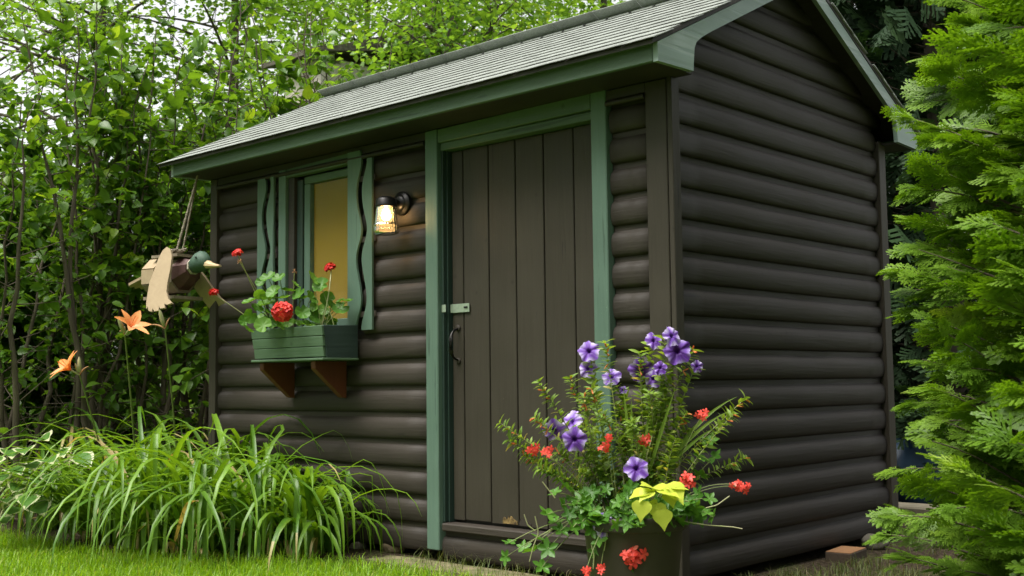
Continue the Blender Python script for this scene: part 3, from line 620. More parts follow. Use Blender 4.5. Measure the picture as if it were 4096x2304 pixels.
# ------------------------------------------------------------------ daylilies and hosta
def blade_pts(b, az, L, e0, bend, kink, g):
    n = 11; st = L/(n-1); p_ = np.array(b, float); pts = [p_]; kk = int(n*g.uniform(.45, .75)) if kink else 99; tw = g.normal(0, .05)
    for i in range(1, n):
        t = i/(n-1); e_ = e0-(e0+1.25)*bend*t**1.7-(1.9 if i >= kk else 0)
        e_ = max(e_, -1.5); az += tw
        p_ = p_+st*np.array([math.cos(az)*math.cos(e_), math.sin(az)*math.cos(e_), math.sin(e_)])
        if p_[2] < GZ+.012: p_[2] = GZ+.012+g.uniform(0, .02)
        pts.append(p_)
    return np.array(pts)
def lily_blade(b, g, Ls, dry=False):
    L = g.uniform(*Ls); az = g.uniform(0, 2*math.pi); pts = blade_pts(b, az, L, g.uniform(.95, 1.5), g.uniform(.7, 1.3), g.random() < .2, g)
    if pts[:, 1].max() > -.09 and -3.5 < b[0] < .1:                 # stay clear of the wall
        over = np.clip(pts[:, 1]+.09, 0, None); pts[:, 1] -= over*.95
    t = np.linspace(0, 1, len(pts)); wd = g.uniform(.0105, .0195)*np.clip(np.minimum(t*6+.45, (1-t)**.6*1.4), .03, 1)
    V, F = ribbon(pts, wd, .35); tint = np.full(len(F), .97 if dry else g.uniform(0, .72))
    if not dry and g.random() < .06: tint[-4:] = .95
    return V, F, tint
clumps = [(230, 2110, 'leftmost daylily clump, arching leaves beside the hosta'), (400, 2165, 'daylily clump at the lawn edge, second from the hosta'), (600, 2200, 'daylily clump at the lawn edge with one long dry tan leaf'), (820, 2215, 'daylily clump at the lawn edge in the middle of the bed'), (1030, 2215, 'daylily clump at the lawn edge below the first red bracket'),
          (1235, 2215, 'daylily clump nearest the tan rock by the door'), (470, 2085, 'daylily clump in the back row under the hanging duck'), (720, 2110, 'daylily clump in the back row before the shed corner'), (980, 2120, 'daylily clump in the back row below the window box'), (1200, 2140, 'daylily clump against the logs with tall arching leaves'), (270, 2030, 'daylily clump in the back row nearest the shrubs')]
for ci, (px, py, lab) in enumerate(clumps):
    b = gpx(px, py); g = np.random.default_rng(40+ci); dl = thing('daylily', b, lab, 'daylily', 'daylilies in the flower bed')
    tall = (.85, 1.5) if px > 450 else (.75, 1.25)
    if ci in (5, 9): tall = (.6, 1.1)
    parts = []
    for i in range(88 if ci < 10 else 60):
        bb = b+np.array([g.normal(0, .07), g.normal(0, .06), -.01]); bl = lily_blade(bb, g, tall if i > 25 else (.35, .7), g.random() < .02)
        if i >= 88-27: nobj('leaf', bl[0], bl[1], M_LILY, dl, bl[2])
        else: parts.append(bl)
    for i in range(9):        # dead leaves low in the clump
        bb = b+np.array([g.normal(0, .1), g.normal(0, .08), 0]); parts.append(lily_blade(bb, g, (.15, .4), True))
    V, F, T = join(parts); o = nobj('leaf_mass', V, F, M_LILY, dl, T); o['kind'] = 'stuff'
b = at(800, 2010, 5.55); e_ = gpx(690, 2225); pts = bez(b, b+np.array([-.05, -.05, .05]), e_+np.array([0, 0, .02]), 9)
lv = nobj('leaf', *ribbon(pts, .016*np.array([.4, .7, 1, 1.1, .9, .7, .6, .45, .2]), .5), M_LILY, bpy.data.objects['daylily.002'], np.full(16, 1.)); lv['label'] = 'long dry tan leaf bent to the lawn'
PET = leaf_tpl([.06, .15, .22, .23, .17, .03], .3, .6)
BUD = lathe([(.002, 0), (.09, .12), (.13, .45), (.1, .8), (.03, 1.)], 7)
def bud(pos, d, L, tint): return cloud(BUD, np.array([pos]), frames(np.array([[1., .2, 0]]), np.array([d])), np.array([L]), np.array([tint]))
def lily_stalk(base, top, flower, buds, wilt, lab):
    st = thing('daylily_flower_stalk', base, lab, 'flower stalk', 'daylily flower stalks'); d = unit(top-base)
    V, F = tube(bez(base, (base+top)/2+np.array([.02, 0, .03]), top, 9), np.linspace(.0065, .004, 9), 6); nobj('stem', V, F, M_STEM, st)
    if flower is not None:
        ax = unit(flower-top+np.array([0, 0, .03])); V, F = tube([top, (top*.5+flower*.5)], [.004, .007], 6); nobj('flower_tube', V, F, M_STEMP, st)
        pp = []; s1 = unit(np.cross(ax, [0, 0, 1.])); s2 = np.cross(s1, ax); fb_ = top*.5+flower*.5
        for i in range(6):
            a = i*math.pi/3+.2; o = s1*math.cos(a)+s2*math.sin(a); dd = unit(ax*1.+o*.62); pp.append(cloud(PET, np.array([fb_]), frames(dd[None], (ax-o*.8)[None]), np.array([.1 if i % 2 else .112]), np.array([.2+.12*i])))
        for i in range(5):
            o = rvec(1)[0]; V2, F2 = tube([fb_, fb_+unit(ax+o*.25)*.085], [.0012, .0012], 4); pp.append((V2, F2, np.full(len(F2), .1)))
        V, F, T = join(pp); nobj('flower', V, F, M_ORNG, st, T)
    for i, (bp_, L) in enumerate(buds):
        dd = unit(bp_-top); V, F, T = bud(top+dd*.01, dd, L, .4); nobj('bud', V, F, M_STEMP, st)
    for wp in wilt:
        V, F = tube(bez(top, (top+wp)/2+np.array([0, 0, .02]), wp, 6), [.003, .005, .006, .004, .003, .002], 6); nobj('wilted_flower', V, F, M_OFF, st)
LD = 6.25
lily_stalk(gpx(480, 2110), at(318, 1500, LD), at(248, 1462, LD-.05), [(at(320, 1420, LD), .09), (at(285, 1450, LD), .06)], [at(355, 1466, LD)], 'short leaning daylily stalk with an orange bloom at far left')
lily_stalk(gpx(560, 2120), at(500, 1340, LD), at(540, 1290, LD-.05), [(at(445, 1265, LD), .1), (at(475, 1300, LD), .05), (at(498, 1300, LD), .04)], [at(478, 1325, LD)], 'tall daylily stalk with an orange bloom left of the duck')
lily_stalk(gpx(730, 2130), at(660, 1315, LD), None, [(at(620, 1245, LD), .1)], [at(598, 1300, LD), at(680, 1272, LD)], 'daylily stalk with a pale bud and wilted bloom below the duck')
# hosta
def wide_leaf(ws, cup, seed):
    g = np.random.default_rng(seed); cols = [-1, -.74, -.4, 0, .4, .74, 1]; k = len(ws)-1; V = []; F = []; T = []
    for i, w_ in enumerate(ws):
        t = i/k
        for j, c_ in enumerate(cols): V.append((c_*w_, t, cup*abs(c_)*w_-.28*t*t+(.018*math.sin(i*2.3+j)+g.normal(0, .006))*(abs(c_) > .8)+.01*math.sin(j*2.5)))
    nc_ = len(cols)
    for i in range(k):
        for j in range(nc_-1):
            a_ = i*nc_+j; F.append((a_, a_+1, a_+nc_+1, a_+nc_)); T.append(1. if j in (0, nc_-2) or (i == k-1 and g.random() < .8) else g.uniform(.1, .5))
    return np.array(V), np.array(F), np.array(T)
ho = thing('hosta', gpx(20, 2080), 'variegated hosta with cream-edged leaves at the left edge of the bed', 'hosta')
hb = gpx(20, 2075); HM = []
for s in range(4):
    V, F, T = wide_leaf([.03, .2, .31, .36, .34, .26, .14, .02], .25, 60+s); HM.append(npmesh('leaf', V, F, T)); HM[-1].materials.append(M_HOSTA)
def inst(name, me, parent, pos, Rm, s):
    o = bpy.data.objects.new(name, me); COL.objects.link(o); o.parent = parent
    M4 = Matrix.Identity(4); base = wloc(parent)
    for i in range(3):
        for j in range(3): M4[i][j] = float(Rm[i][j]*s)
        M4[i][3] = float(pos[i]-base[i])
    o.matrix_local = M4; return o
g = np.random.default_rng(77)
for i, (px, py) in enumerate([(165, 1745), (95, 1790), (40, 1800), (-20, 1830), (120, 1850), (60, 1870), (0, 1900), (140, 1910), (70, 1940), (20, 1990), (50, 2030), (10, 2070), (-40, 1960), (110, 1990), (190, 1830), (-60, 2020), (240, 1800), (200, 1900), (330, 1830), (150, 2020)]):
    pos = at(px, py, 6.15+g.uniform(-.1, .35)); d = unit(np.array([pos[0]-hb[0], pos[1]-hb[1]-.05, 0])+rvec(1)[0]*.35+np.array([0, 0, .05]))
    s = g.uniform(.15, .22); b0 = pos-d*s*.5; inst('leaf', HM[i % 4], ho, b0, frames(d[None], (np.array([0, 0, 1.])+(CAM-pos)*.1+rvec(1)[0]*.3)[None])[0], s)
    V, F = tube(bez(hb, hb*.5+b0*.5+np.array([0, 0, .1]), b0, 5), .004, 5); nobj('leaf_stalk', V, F, M_STEMP, ho)
# ------------------------------------------------------------------ geraniums in the window box
def gera_rf(a): return 1.+.07*abs(math.sin(3.5*(a+math.pi/2)))-(.55*math.exp(-((a+math.pi/2)/.28)**2)) - (.55*math.exp(-((a-1.5*math.pi)/.28)**2))
def mk_leaf_mesh(name, rf, n, cup, mat, seeds, ruff=.06):
    out_ = []
    for s in seeds:
        g = np.random.default_rng(s); ph = g.uniform(0, 6)
        V, F = disc_tpl(n, [.4, .75, 1.], rf, lambda q, a: cup*q*q+ruff*q*math.sin(7*a+ph)+.05*q*math.sin(2*a+ph))
        me = npmesh(name, V, F, g.uniform(.1, .7, 1).repeat(len(F))+g.uniform(-.05, .05, len(F))); me.materials.append(mat); out_.append(me)
    return out_
GL = mk_leaf_mesh('leaf', gera_rf, 28, .28, M_GERA, range(6), .07)
PETR = leaf_tpl([.06, .3, .42, .3, .05], .2, .25)
PETN = leaf_tpl([.06, .17, .28, .26, .07], .2, .3)
def floret(c, nrm, r, tint, pet):
    s1 = unit(np.cross(nrm, rvec(1)[0])); s2 = np.cross(nrm, s1); a = np.arange(5)*2*math.pi/5
    o = np.cos(a)[:, None]*s1+np.sin(a)[:, None]*s2; d = unit(o+nrm*.35)
    return cloud(pet, np.repeat(c[None], 5, 0), frames(d, np.repeat(nrm[None], 5, 0)), np.full(5, r), np.clip(tint+rng.normal(0, .12, 5), 0, 1))
def flower_head(parent, c, nrm, r, nfl, mat, pet, dome=1., hole=False, fr=.4, name='flower_head'):
    c = np.asarray(c, float); nrm = unit(nrm); pp = []
    for i in range(nfl):
        t = (i+.5)/nfl; ph = i*2.39996; ct = 1-t*dome; stt = math.sqrt(max(0, 1-ct*ct)); s1 = unit(np.cross(nrm, [.3, .2, 1.])); s2 = np.cross(nrm, s1)
        if hole and t < .1: continue
        o = nrm*ct+(s1*math.cos(ph)+s2*math.sin(ph))*stt; pp.append(floret(c+o*r*rng.uniform(.75, 1.), unit(o+nrm*.3+rvec(1)[0]*.45), r*fr*rng.uniform(.8, 1.15), rng.uniform(.0, .9), pet))
    V, F, T = join(pp); return nobj(name, V, F, mat, parent, T)
toc = lambda p_: unit(CAM-p_)
def loose_head(parent, c, s, n_):
    """open cluster of narrow five-petalled florets"""
    pp = []
    for i in range(n_):
        a = i*2.4; rr_ = s*.78*math.sqrt((i+.3)/n_); o = _r*math.cos(a)*rr_+np.array([0, 0, 1.])*math.sin(a)*rr_*.85; nr = unit(toc(c)*.9+o/s*.6+rng.normal(0, .3, 3)); s1 = unit(np.cross(nr, rvec(1)[0])); s2 = np.cross(nr, s1); an = np.arange(5)*2*math.pi/5+rng.normal(0, .12, 5)
        d = unit(np.cos(an)[:, None]*s1+np.sin(an)[:, None]*s2+nr*.18); pp.append(cloud(PETN, np.repeat((c+o+toc(c)*rng.uniform(-.4, .4)*s)[None], 5, 0), frames(d, np.repeat(nr[None], 5, 0)), np.full(5, max(.013, s*.5)), np.clip(rng.normal(.45, .25, 5), 0, 1)))
    V, F, T = join(pp); return nobj('flower_cluster', V, F, M_CORAL, parent, T)
gpl = thing('geranium', (-2.45, -.2, 1.115), 'red geranium filling the left of the window box', 'geranium', 'geraniums in the window box')
gpr = thing('geranium', (-2.18, -.2, 1.115), 'smaller red geranium at the right end of the window box', 'geranium', 'geraniums in the window box')
g = np.random.default_rng(5); WD = 6.2
def gleaf(par, px, py, r, dz=0., root=None):
    pos = at(px, py, WD+dz+g.uniform(-.08, .05)); pos[1] = min(pos[1], -.075)
    nrm = unit(np.array([0, 0, 1.])*.7+toc(pos)*.55+g.normal(0, .38, 3)); d = unit(g.normal(0, 1, 3)+np.array([-.2, -.6, -.1]))
    inst('leaf', GL[g.integers(6)], par, pos, frames(d[None], nrm[None])[0], r)
    rt = root if root is not None else np.array([par.location[0]+g.normal(0, .06), -.2, 1.11]); V, F = tube(bez(rt, (rt+pos)/2+np.array([0, 0, .03]), pos-nrm*.004, 5), .0022, 5); nobj('leaf_stalk', V, F, M_STEM, par)
q7 = lambda u, v: (930+u/3.916, 980+v/3.916)
for (u, v, s) in [(560, 510, 150), (450, 580, 110), (730, 520, 130), (650, 740, 150), (420, 760, 110), (270, 890, 140), (540, 930, 170), (870, 720, 130), (980, 620, 90), (300, 1100, 140), (190, 1190, 120), (460, 1170, 150), (240, 1330, 110), (480, 1260, 160), (620, 1220, 120), (560, 830, 140), (380, 1000, 120), (740, 1240, 140), (860, 1200, 120), (1050, 770, 150), (1090, 840, 120), (700, 980, 130), (600, 1080, 140), (800, 830, 130)]: gleaf(gpl, *q7(u, v), s/3.916*6.2/4570*.82)
for (u, v, s) in [(1260, 540, 170), (1390, 640, 170), (1230, 830, 150), (1480, 850, 150), (1090, 1060, 150), (1300, 1120, 170), (1160, 1250, 160), (1500, 1150, 190), (1450, 1010, 130), (1690, 880, 90), (1790, 880, 140), (1700, 1010, 160), (1400, 1230, 150), (1000, 1180, 130), (1290, 960, 110), (1550, 960, 120), (1540, 1230, 110)]: gleaf(gpr, *q7(u, v), s/3.916*6.2/4570*.8)
def ghead(par, px, py, r, nrm_mix, lean, root, hole=False, nf=26, dz=0):
    c_ = at(px, py, WD+dz); c_[1] = min(c_[1], -.1); nr = unit(np.array(nrm_mix)); flower_head(par, c_, nr, r, int(nf*1.5), M_RED, PETR, 1., hole, .44)
    base = np.array(root); V, F = tube(bez(base, base+np.array(lean), c_-nr*r*.3, 9), .003, 6); nobj('flower_stalk', V, F, M_STEMP, par)
ghead(gpl, 952, 1016, .028, (-.3, -.2, 1), (-.1, -.05, .18), (-2.5, -.22, 1.11), nf=16, dz=.05)
ghead(gpl, 856, 1175, .028, (-.4, -.1, 1), (-.1, -.08, .12), (-2.55, -.23, 1.11), nf=16, dz=.1)
ghead(gpl, 1130, 1247, .052, (.55, -.75, .25), (.05, -.08, .1), (-2.4, -.24, 1.11), True, 34, -.15)
ghead(gpr, 1321, 1074, .032, (-.3, -.3, .9), (.15, -.05, .2), (-2.15, -.2, 1.11), nf=18)
for px, py, rt in ((1178, 1088, (-2.38, -.2, 1.11)), (958, 1047, (-2.52, -.22, 1.11))):
    c_ = at(px, py, WD); V, F = tube(bez(rt, np.array(rt)+np.array([-.02, 0, .12]), c_, 7), .0025, 5); nobj('flower_stalk', V, F, M_STEMP, gpl)
    pp = [bud(c_, unit(rvec(1)[0]+np.array([0, 0, .4])), .02, .5) for _ in range(7)]; V, F, T = join(pp); nobj('spent_flower', V, F, M_OFF, gpl)

# ------------------------------------------------------------------ wooden duck hung from the eave
M_DW = paint('grey_weathered_wood', (.17, .135, .095), (.26, .21, .15), .85, 'n', .5, 2.); M_DT = paint('tan_wood', (.33, .25, .16), (.4, .31, .2), .8, 'n', .25, 1.5, (.3, .22, .14), .0, .2)
M_DG = paint('dark_green_head', (.035, .075, .05), (.06, .11, .075), .6, 'n', .3, 2., (.2, .17, .11), .04); M_DC = paint('maroon_breast', (.07, .03, .026), (.1, .045, .04), .6, 'n', .3, 2.)
M_DB = paint('bill_wood', (.5, .36, .2), (.58, .44, .28), .7, 'n', .3, 2.); M_ROPE = plain('grey_rope', (.3, .26, .2), .95, 0, .2, (.18, .155, .12), 120, .6); M_WHITE = plain('old_white_paint', (.6, .55, .45), .7, 0, .3, (.4, .36, .28), 60)
DD = 6.95; eR, eU, eT = _r, np.array([0, 0, 1.]), -unit(np.array([_f[0], _f[1], 0])); dfw = unit(eR*.82+eT*.57); dlt = unit(-eR*.57+eT*.82)     # forward and its right-hand side
DC0 = at(704, 1108, DD)                  # middle of the body
duck = thing('wooden_duck', DC0-np.array([0, 0, .16]), 'weathered wooden flying duck birdhouse with green head hanging from the eave', 'duck ornament')
KD = 1.2
D = lambda f, l, u: DC0+(dfw*f+dlt*l+eU*u)*KD
def solid(secs, name, mat, par, smooth=False):
    """loft through rings of equal length, closed at both ends"""
    n_ = len(secs[0]); V = np.concatenate(secs); F = []
    for i in range(len(secs)-1):
        for j in range(n_): F.append((i*n_+j, i*n_+(j+1) % n_, (i+1)*n_+(j+1) % n_, (i+1)*n_+j))
    bm = bmesh.new(); vs = [bm.verts.new(v) for v in V]
    for f_ in F: bm.faces.new([vs[q_] for q_ in f_])
    bm.faces.new(vs[:n_]); bm.faces.new(vs[-n_:][::-1]); bmesh.ops.recalc_face_normals(bm, faces=bm.faces)
    return bmobj(name, bm, mat, par, smooth)
def ring(f, l, u, rl, ru, n_=8, ph=math.pi/8): return np.array([D(f, l+rl*math.cos(ph+i*2*math.pi/n_), u+ru*math.sin(ph+i*2*math.pi/n_)) for i in range(n_)])
body = solid([ring(-.13, 0, .0, .085, .09), ring(.06, 0, 0, .085, .09)], 'body', M_DW, duck)
solid([ring(-.205, 0, .03, .03, .03), ring(-.131, 0, .02, .078, .085)], 'rump', M_DW, duck)
nst = 8
for i in range(nst):                      # staves round the barrel
    a0, a1 = math.pi/8+i*2*math.pi/nst+.03, math.pi/8+(i+1)*2*math.pi/nst-.03; r0, r1 = .089, .102
    if i in (2, 3): continue
    def sec(f): return np.array([D(f, r*math.cos(a)*.97, r*math.sin(a)) for r, a in ((r0, a0), (r1, a0), (r1, a1), (r0, a1))])
    solid([sec(-.155), sec(-.06)], 'stave', M_DT if i in (0, 7, 1) else M_DW, body)
def slab_d(f0, f1, l0, l1, u0, u1, name, mat, par): return solid([np.array([D(f, l0, u0), D(f, l1, u0), D(f, l1, u1), D(f, l0, u1)]) for f in (f0, f1)], name, mat, par)
slab_d(-.1, .1, -.075, .075, .094, .108, 'roof_plank', M_DW, duck); slab_d(-.14, .1, -.09, .09, -.118, -.102, 'base_plank', M_DW, duck)
solid([ring(.061, 0, .01, .083, .085), ring(.1, 0, .02, .075, .07), ring(.13, 0, .035, .05, .045)], 'breast', M_DC, duck)
solid([ring(.131, 0, .045, .043, .042), ring(.141, 0, .048, .043, .042)], 'collar', M_WHITE, duck)
head = solid([ring(.142, 0, .05, .04, .04), ring(.16, 0, .06, .044, .05), ring(.2, 0, .07, .044, .052), ring(.225, 0, .065, .036, .042), ring(.245, 0, .06, .024, .028)], 'head', M_DG, duck, True)
solid([ring(.236, 0, .052, .026, .024), ring(.27, 0, .044, .024, .014), ring(.315, 0, .038, .02, .007), ring(.33, 0, .037, .012, .004)], 'bill', M_DB, duck)
for s in (-1, 1):
    V, F = lathe([(.0005, -.004), (.006, -.002), (.007, .0), (.006, .002), (.0005, .004)], 10); V = D(.2, s*.043, .085)+V; nobj('eye', V, F, M_BLACK, head, own=True)
WO = [(-.055, .06), (-.045, .14), (-.03, .19), (-.005, .215), (.025, .2), (.05, .15), (.062, .07), (.066, -.02), (.075, -.08), (.1, -.125), (.135, -.155), (.105, -.165), (.09, -.162), (.082, -.155), (.092, -.185), (.06, -.188), (.047, -.172), (.052, -.2), (.022, -.205), (.005, -.185), (.005, -.207), (-.02, -.2), (-.035, -.172), (-.04, -.19), (-.052, -.15), (-.06, -.09), (-.066, -.02)]
def wing(hinge, along, down, thick, name, lab, mat):
    along, down = unit(along), unit(down); nn = unit(np.cross(along, down)); q = []
    for t in (-thick/2, thick/2): q.append(np.array([hinge+along*a_-down*b_+nn*t for a_, b_ in WO]))
    o = solid(q, name, mat, duck); o['label'] = lab
wing(at(640, 1120, 6.72), dfw*.75+eR*.4, -eU+eT*.35-eR*.12, .016, 'wing', 'tan near wing with scalloped tips', M_DT)
wing(at(815, 1150, 7.12), dfw*.5+eR*.3, -eU+eR*.35-dlt*.4, .016, 'wing', 'shaded far wing with scalloped tips', M_DT)
TL = [(-.02, .0), (.0, .045), (-.1, .075), (-.115, .055), (-.105, .035), (-.125, .02), (-.11, .0), (-.125, -.025), (-.105, -.035), (-.115, -.055), (-.1, -.07), (.0, -.045)]
solid([np.array([D(-.18+a_, b_, .015+a_*.45+t) for a_, b_ in TL]) for t in (-.007, .007)], 'tail', M_DT, duck)
rt0 = np.array([-3.36, -.2, 2.137]); rtop = D(.0, 0, .11); V, F = tube(np.linspace(rt0, rtop+np.array([0, 0, .02]), 40), .0075+.0018*np.sin(np.arange(40)*1.7), 7); rp = nobj('rope', V, F, M_ROPE, duck)
V, F = tube(np.linspace(rt0, D(-.03, -.06, .12), 30), .006+.0016*np.sin(np.arange(30)*1.7), 7); nobj('rope', V, F, M_ROPE, duck)
th = np.linspace(0, 5*2*math.pi, 60); V, F = tube(np.stack([D(.0+.02*math.cos(t)+.002*t*math.cos(3*t), .03*math.sin(t), .114+.0008*t) for t in th]), .005, 5); nobj('knot', V, F, M_ROPE, duck)

# ------------------------------------------------------------------ the flower pot and its plants
PD = 4.3; pc = at(2532, 2052, PD); RZ = pc[2]-GZ
M_POT = plain('taupe_plastic', (.06, .05, .038), .55, 0, .35, (.045, .039, .03), 8)
pot = thing('flower_pot', (pc[0], pc[1], GZ), 'large taupe flower pot at the shed corner, overflowing with blooms', 'flower pot')
V, F = lathe([(.001, .0), (.148, .0), (.152, .01), (.186, RZ-.055), (.189, RZ-.05)], 40, (pc[0], pc[1], GZ+.02)); V[:, 2] -= .012; nobj('bowl', V, F, M_POT, pot)
V, F = lathe([(.19, -.052), (.203, -.05), (.206, -.045), (.204, -.008), (.2, .0), (.192, .001), (.188, -.006), (.184, -.05)], 40, pc); nobj('rim', V, F, M_POT, pot)
V, F = lathe([(.001, -.02), (.1, -.022), (.186, -.03)], 30, pc); nobj('soil', V, F, M_SOIL, pot)
q2 = lambda u, v: (1900+u/1.375, 1250+v/1.375)
g = np.random.default_rng(21)
# petunia blooms
M_PETU, ns, lk = newmat('petunia_petal')
out = N(ns, 'ShaderNodeOutputMaterial'); p = N(ns, 'ShaderNodeBsdfPrincipled'); trn = N(ns, 'ShaderNodeBsdfTranslucent'); mx = N(ns, 'ShaderNodeMixShader'); mx.inputs[0].default_value = .25
atn = N(ns, 'ShaderNodeAttribute', attribute_name='tint'); oi = N(ns, 'ShaderNodeObjectInfo'); a1 = N(ns, 'ShaderNodeMath', operation='MULTIPLY_ADD'); a1.inputs[1].default_value = .5; a1.inputs[2].default_value = -.25; lk.new(oi.outputs['Random'], a1.inputs[0]); a2 = N(ns, 'ShaderNodeMath', operation='ADD', use_clamp=True); lk.new(a1.outputs[0], a2.inputs[0]); lk.new(atn.outputs['Fac'], a2.inputs[1])
cr = N(ns, 'ShaderNodeValToRGB'); e = cr.color_ramp.elements; e[0].color = (.07, .006, .2, 1); e[1].color = (.6, .5, .82, 1); x_ = e.new(.45); x_.color = (.2, .075, .5, 1); lk.new(a2.outputs[0], cr.inputs[0])
lk.new(cr.outputs[0], p.inputs['Base Color']); lk.new(cr.outputs[0], trn.inputs[0]); p.inputs['Roughness'].default_value = .55; lk.new(p.outputs[0], mx.inputs[1]); lk.new(trn.outputs[0], mx.inputs[2]); lk.new(mx.outputs[0], out.inputs[0])
PM = []
for s in range(6):
    gg = np.random.default_rng(300+s); ph = gg.uniform(0, 6, 4); n_ = 50; rg = [.13, .26, .45, .65, .83, 1.]
    def zf(q, a): return (-.62*(1-min(q/.3, 1))**1.4)+q*q*(.1*math.sin(5*a+ph[0])+.07*math.sin(8*a+ph[1])+.05*math.sin(13*a+ph[2])-.12)
    V, F = disc_tpl(n_, rg, lambda a: 1+.085*math.cos(5*(a-math.pi/2))+.035*math.sin(13*a+ph[3]), zf)
    r_ = np.hypot(V[:, 0], V[:, 1]); an = np.arctan2(V[:, 1], V[:, 0]); star = np.abs(np.cos(2.5*(an-math.pi/2)))**5; vein = .5+.5*np.cos(an*30)
    ti = np.clip((r_-.18)*1.3, 0, 1.)*(1-.75*star)+.1*vein*(r_ > .4); ti[r_ < .22] = 0
    V2, F2 = lathe([(.3, -.1), (.17, -.5), (.1, -.85), (.07, -1.15)], 10); F2 = F2+len(V)
    V = np.concatenate([V, V2]); me = npmesh('flower', V, np.concatenate([F, F2])); aa = me.attributes.new('tint', 'FLOAT', 'POINT'); aa.data.foreach_set('value', np.concatenate([ti, np.full(len(V2), .35)]).astype(np.float32)); me.materials.append(M_PETU); PM.append(me)
petu = thing('petunia', (pc[0], pc[1], pc[2]-.03), 'purple star-veined petunia on tall leafy stems in the pot', 'petunia')
OV = leaf_tpl([.06, .25, .3, .2, .03], .25, .3); LAN = leaf_tpl([.03, .14, .17, .11, .015], .3, .35)
def leafy(path, n, Ls, tpl, t0=.25, tint=(.1, .75), up=.6, pair=True):
    path = np.asarray(path); k = len(path); t = np.sort(g.uniform(t0, 1, n)) if not pair else np.repeat(np.linspace(t0, 1, max(2, n//2)), 2); n = len(t)
    pos = np.stack([np.interp(t*(k-1), np.arange(k), path[:, i]) for i in range(3)], -1); tg = unit(np.stack([np.interp(t*(k-1), np.arange(k), np.gradient(path, axis=0)[:, i]) for i in range(3)], -1))
    ph = np.arange(n)*math.pi+np.repeat(np.arange(n//2+1), 2)[:n]*1.57+g.normal(0, .4, n); s1 = unit(np.cross(tg, [.2, .1, 1.])); s2 = np.cross(tg, s1); o = s1*np.cos(ph)[:, None]+s2*np.sin(ph)[:, None]
    d = unit(o+tg*.55+np.array([0, 0, .1])); return cloud(tpl, pos, frames(d, np.array([0, 0, up])+tg*.5+g.normal(0, .35, (n, 3))), g.uniform(*Ls, n), g.uniform(*tint, n))
pet_list = [(627, 212, 95), (620, 310, 82), (750, 352, 86), (985, 155, 82), (1085, 130, 92), (1115, 212, 118), (912, 318, 108), (980, 365, 80), (1222, 297, 55), (1020, 305, 60), (530, 600, 108), (435, 650, 108), (547, 700, 108), (888, 857, 108), (718, 1168, 112), (815, 425, 40)]
for i, (u, v, s) in enumerate(pet_list):
    px, py = q2(u, v); d_ = PD-.02+g.uniform(-.1, .12)-(.18 if v > 800 else 0); pos = at(px, py, d_); s_ = s/1.375/4570*d_*.62
    side = np.array([(u-850)/900., 0]); nr = unit(toc(pos)*1.+_r*side[0]*.6+np.array([0, 0, .15])+g.normal(0, .28, 3)); yy = np.array([0, 0, 1.])+g.normal(0, .25, 3); x_ = unit(np.cross(yy, nr)); y_ = np.cross(nr, x_)
    inst('flower', PM[i % 6], petu, pos, np.stack([x_, y_, nr], -1), s_)
    root = pc+np.array([g.normal(0, .06), g.normal(0, .06), -.02]); mid = (root+pos)/2+np.array([0, 0, .12])+_r*side[0]*.05; path = bez(root, mid, pos-nr*s_*1.1, 12); V, F = tube(path, np.linspace(.0035, .002, 12), 5); nobj('stem', V, F, M_STEM, petu)
    if v < 900: V, F, T = leafy(path, 40, (.025, .05), OV, .2, (.2, .85)); nobj('leaf_mass', V, F, M_CUPH, petu, T)['kind'] = 'stuff'
# cuphea: long sprays of small pointed leaves with orange tubes
cup = thing('cuphea', (pc[0], pc[1], pc[2]-.03), 'cuphea with arching sprays of small leaves and orange tube flowers', 'cuphea')
cup_tips = [(350, 385), (140, 610), (330, 580), (525, 365), (905, 225), (715, 170), (1195, 210), (1485, 475), (1420, 560), (1490, 800), (1160, 555), (600, 470), (790, 510), (640, 420), (700, 560), (190, 700), (270, 790), (460, 770), (620, 790), (1080, 380), (1060, 480), (990, 520), (860, 600), (1000, 620), (1170, 640), (1100, 700), (580, 880), (350, 860), (960, 440), (820, 690)]
for i, (u, v) in enumerate(cup_tips):
    px, py = q2(u, v); d_ = PD+g.uniform(-.12, .1); tip = at(px, py, d_); root = pc+_r*((u-850)*.00012)+np.array([g.normal(0, .05), g.normal(0, .05), -.02]); far_ = abs(u-850)/700
    mid = root*.55+tip*.45+np.array([0, 0, .04+.05*(1-far_)]); path = bez(root, mid, tip, 16); V, F = tube(path, np.linspace(.0028, .0012, 16), 5); nobj('stem', V, F, M_STEMP if i % 3 else M_BARKL, cup)
    V, F, T = leafy(path, 60, (.022, .046), LAN, .3, (.05, .8)); T = np.where(np.repeat(g.random(len(T)//len(LAN[1])) < .07, len(LAN[1])), .97, T); V2, F2, T2 = leafy(path[-5:], 14, (.028, .042), LAN, .3, (0, .45)); V, F, T = join([(V, F, T), (V2, F2, T2)]); nobj('leaf_mass', V, F, M_CUPH, cup, T)['kind'] = 'stuff'
    if i < 18:
        pp = []
        for _ in range(g.integers(3, 7)):
            b0 = path[-1-g.integers(0, 3)]; dd = unit(g.normal(0, .6, 3)+_r*(u-850)/500+np.array([0, 0, -.1])+toc(tip)*.3); V, F = tube([b0, b0+dd*.012, b0+dd*.024], [.0014, .003, .0024], 6); pp.append((V, F, np.full(len(F), g.uniform(0, .8))))
        V, F, T = join(pp); nobj('flower', V, F, M_CFLW, cup, T)
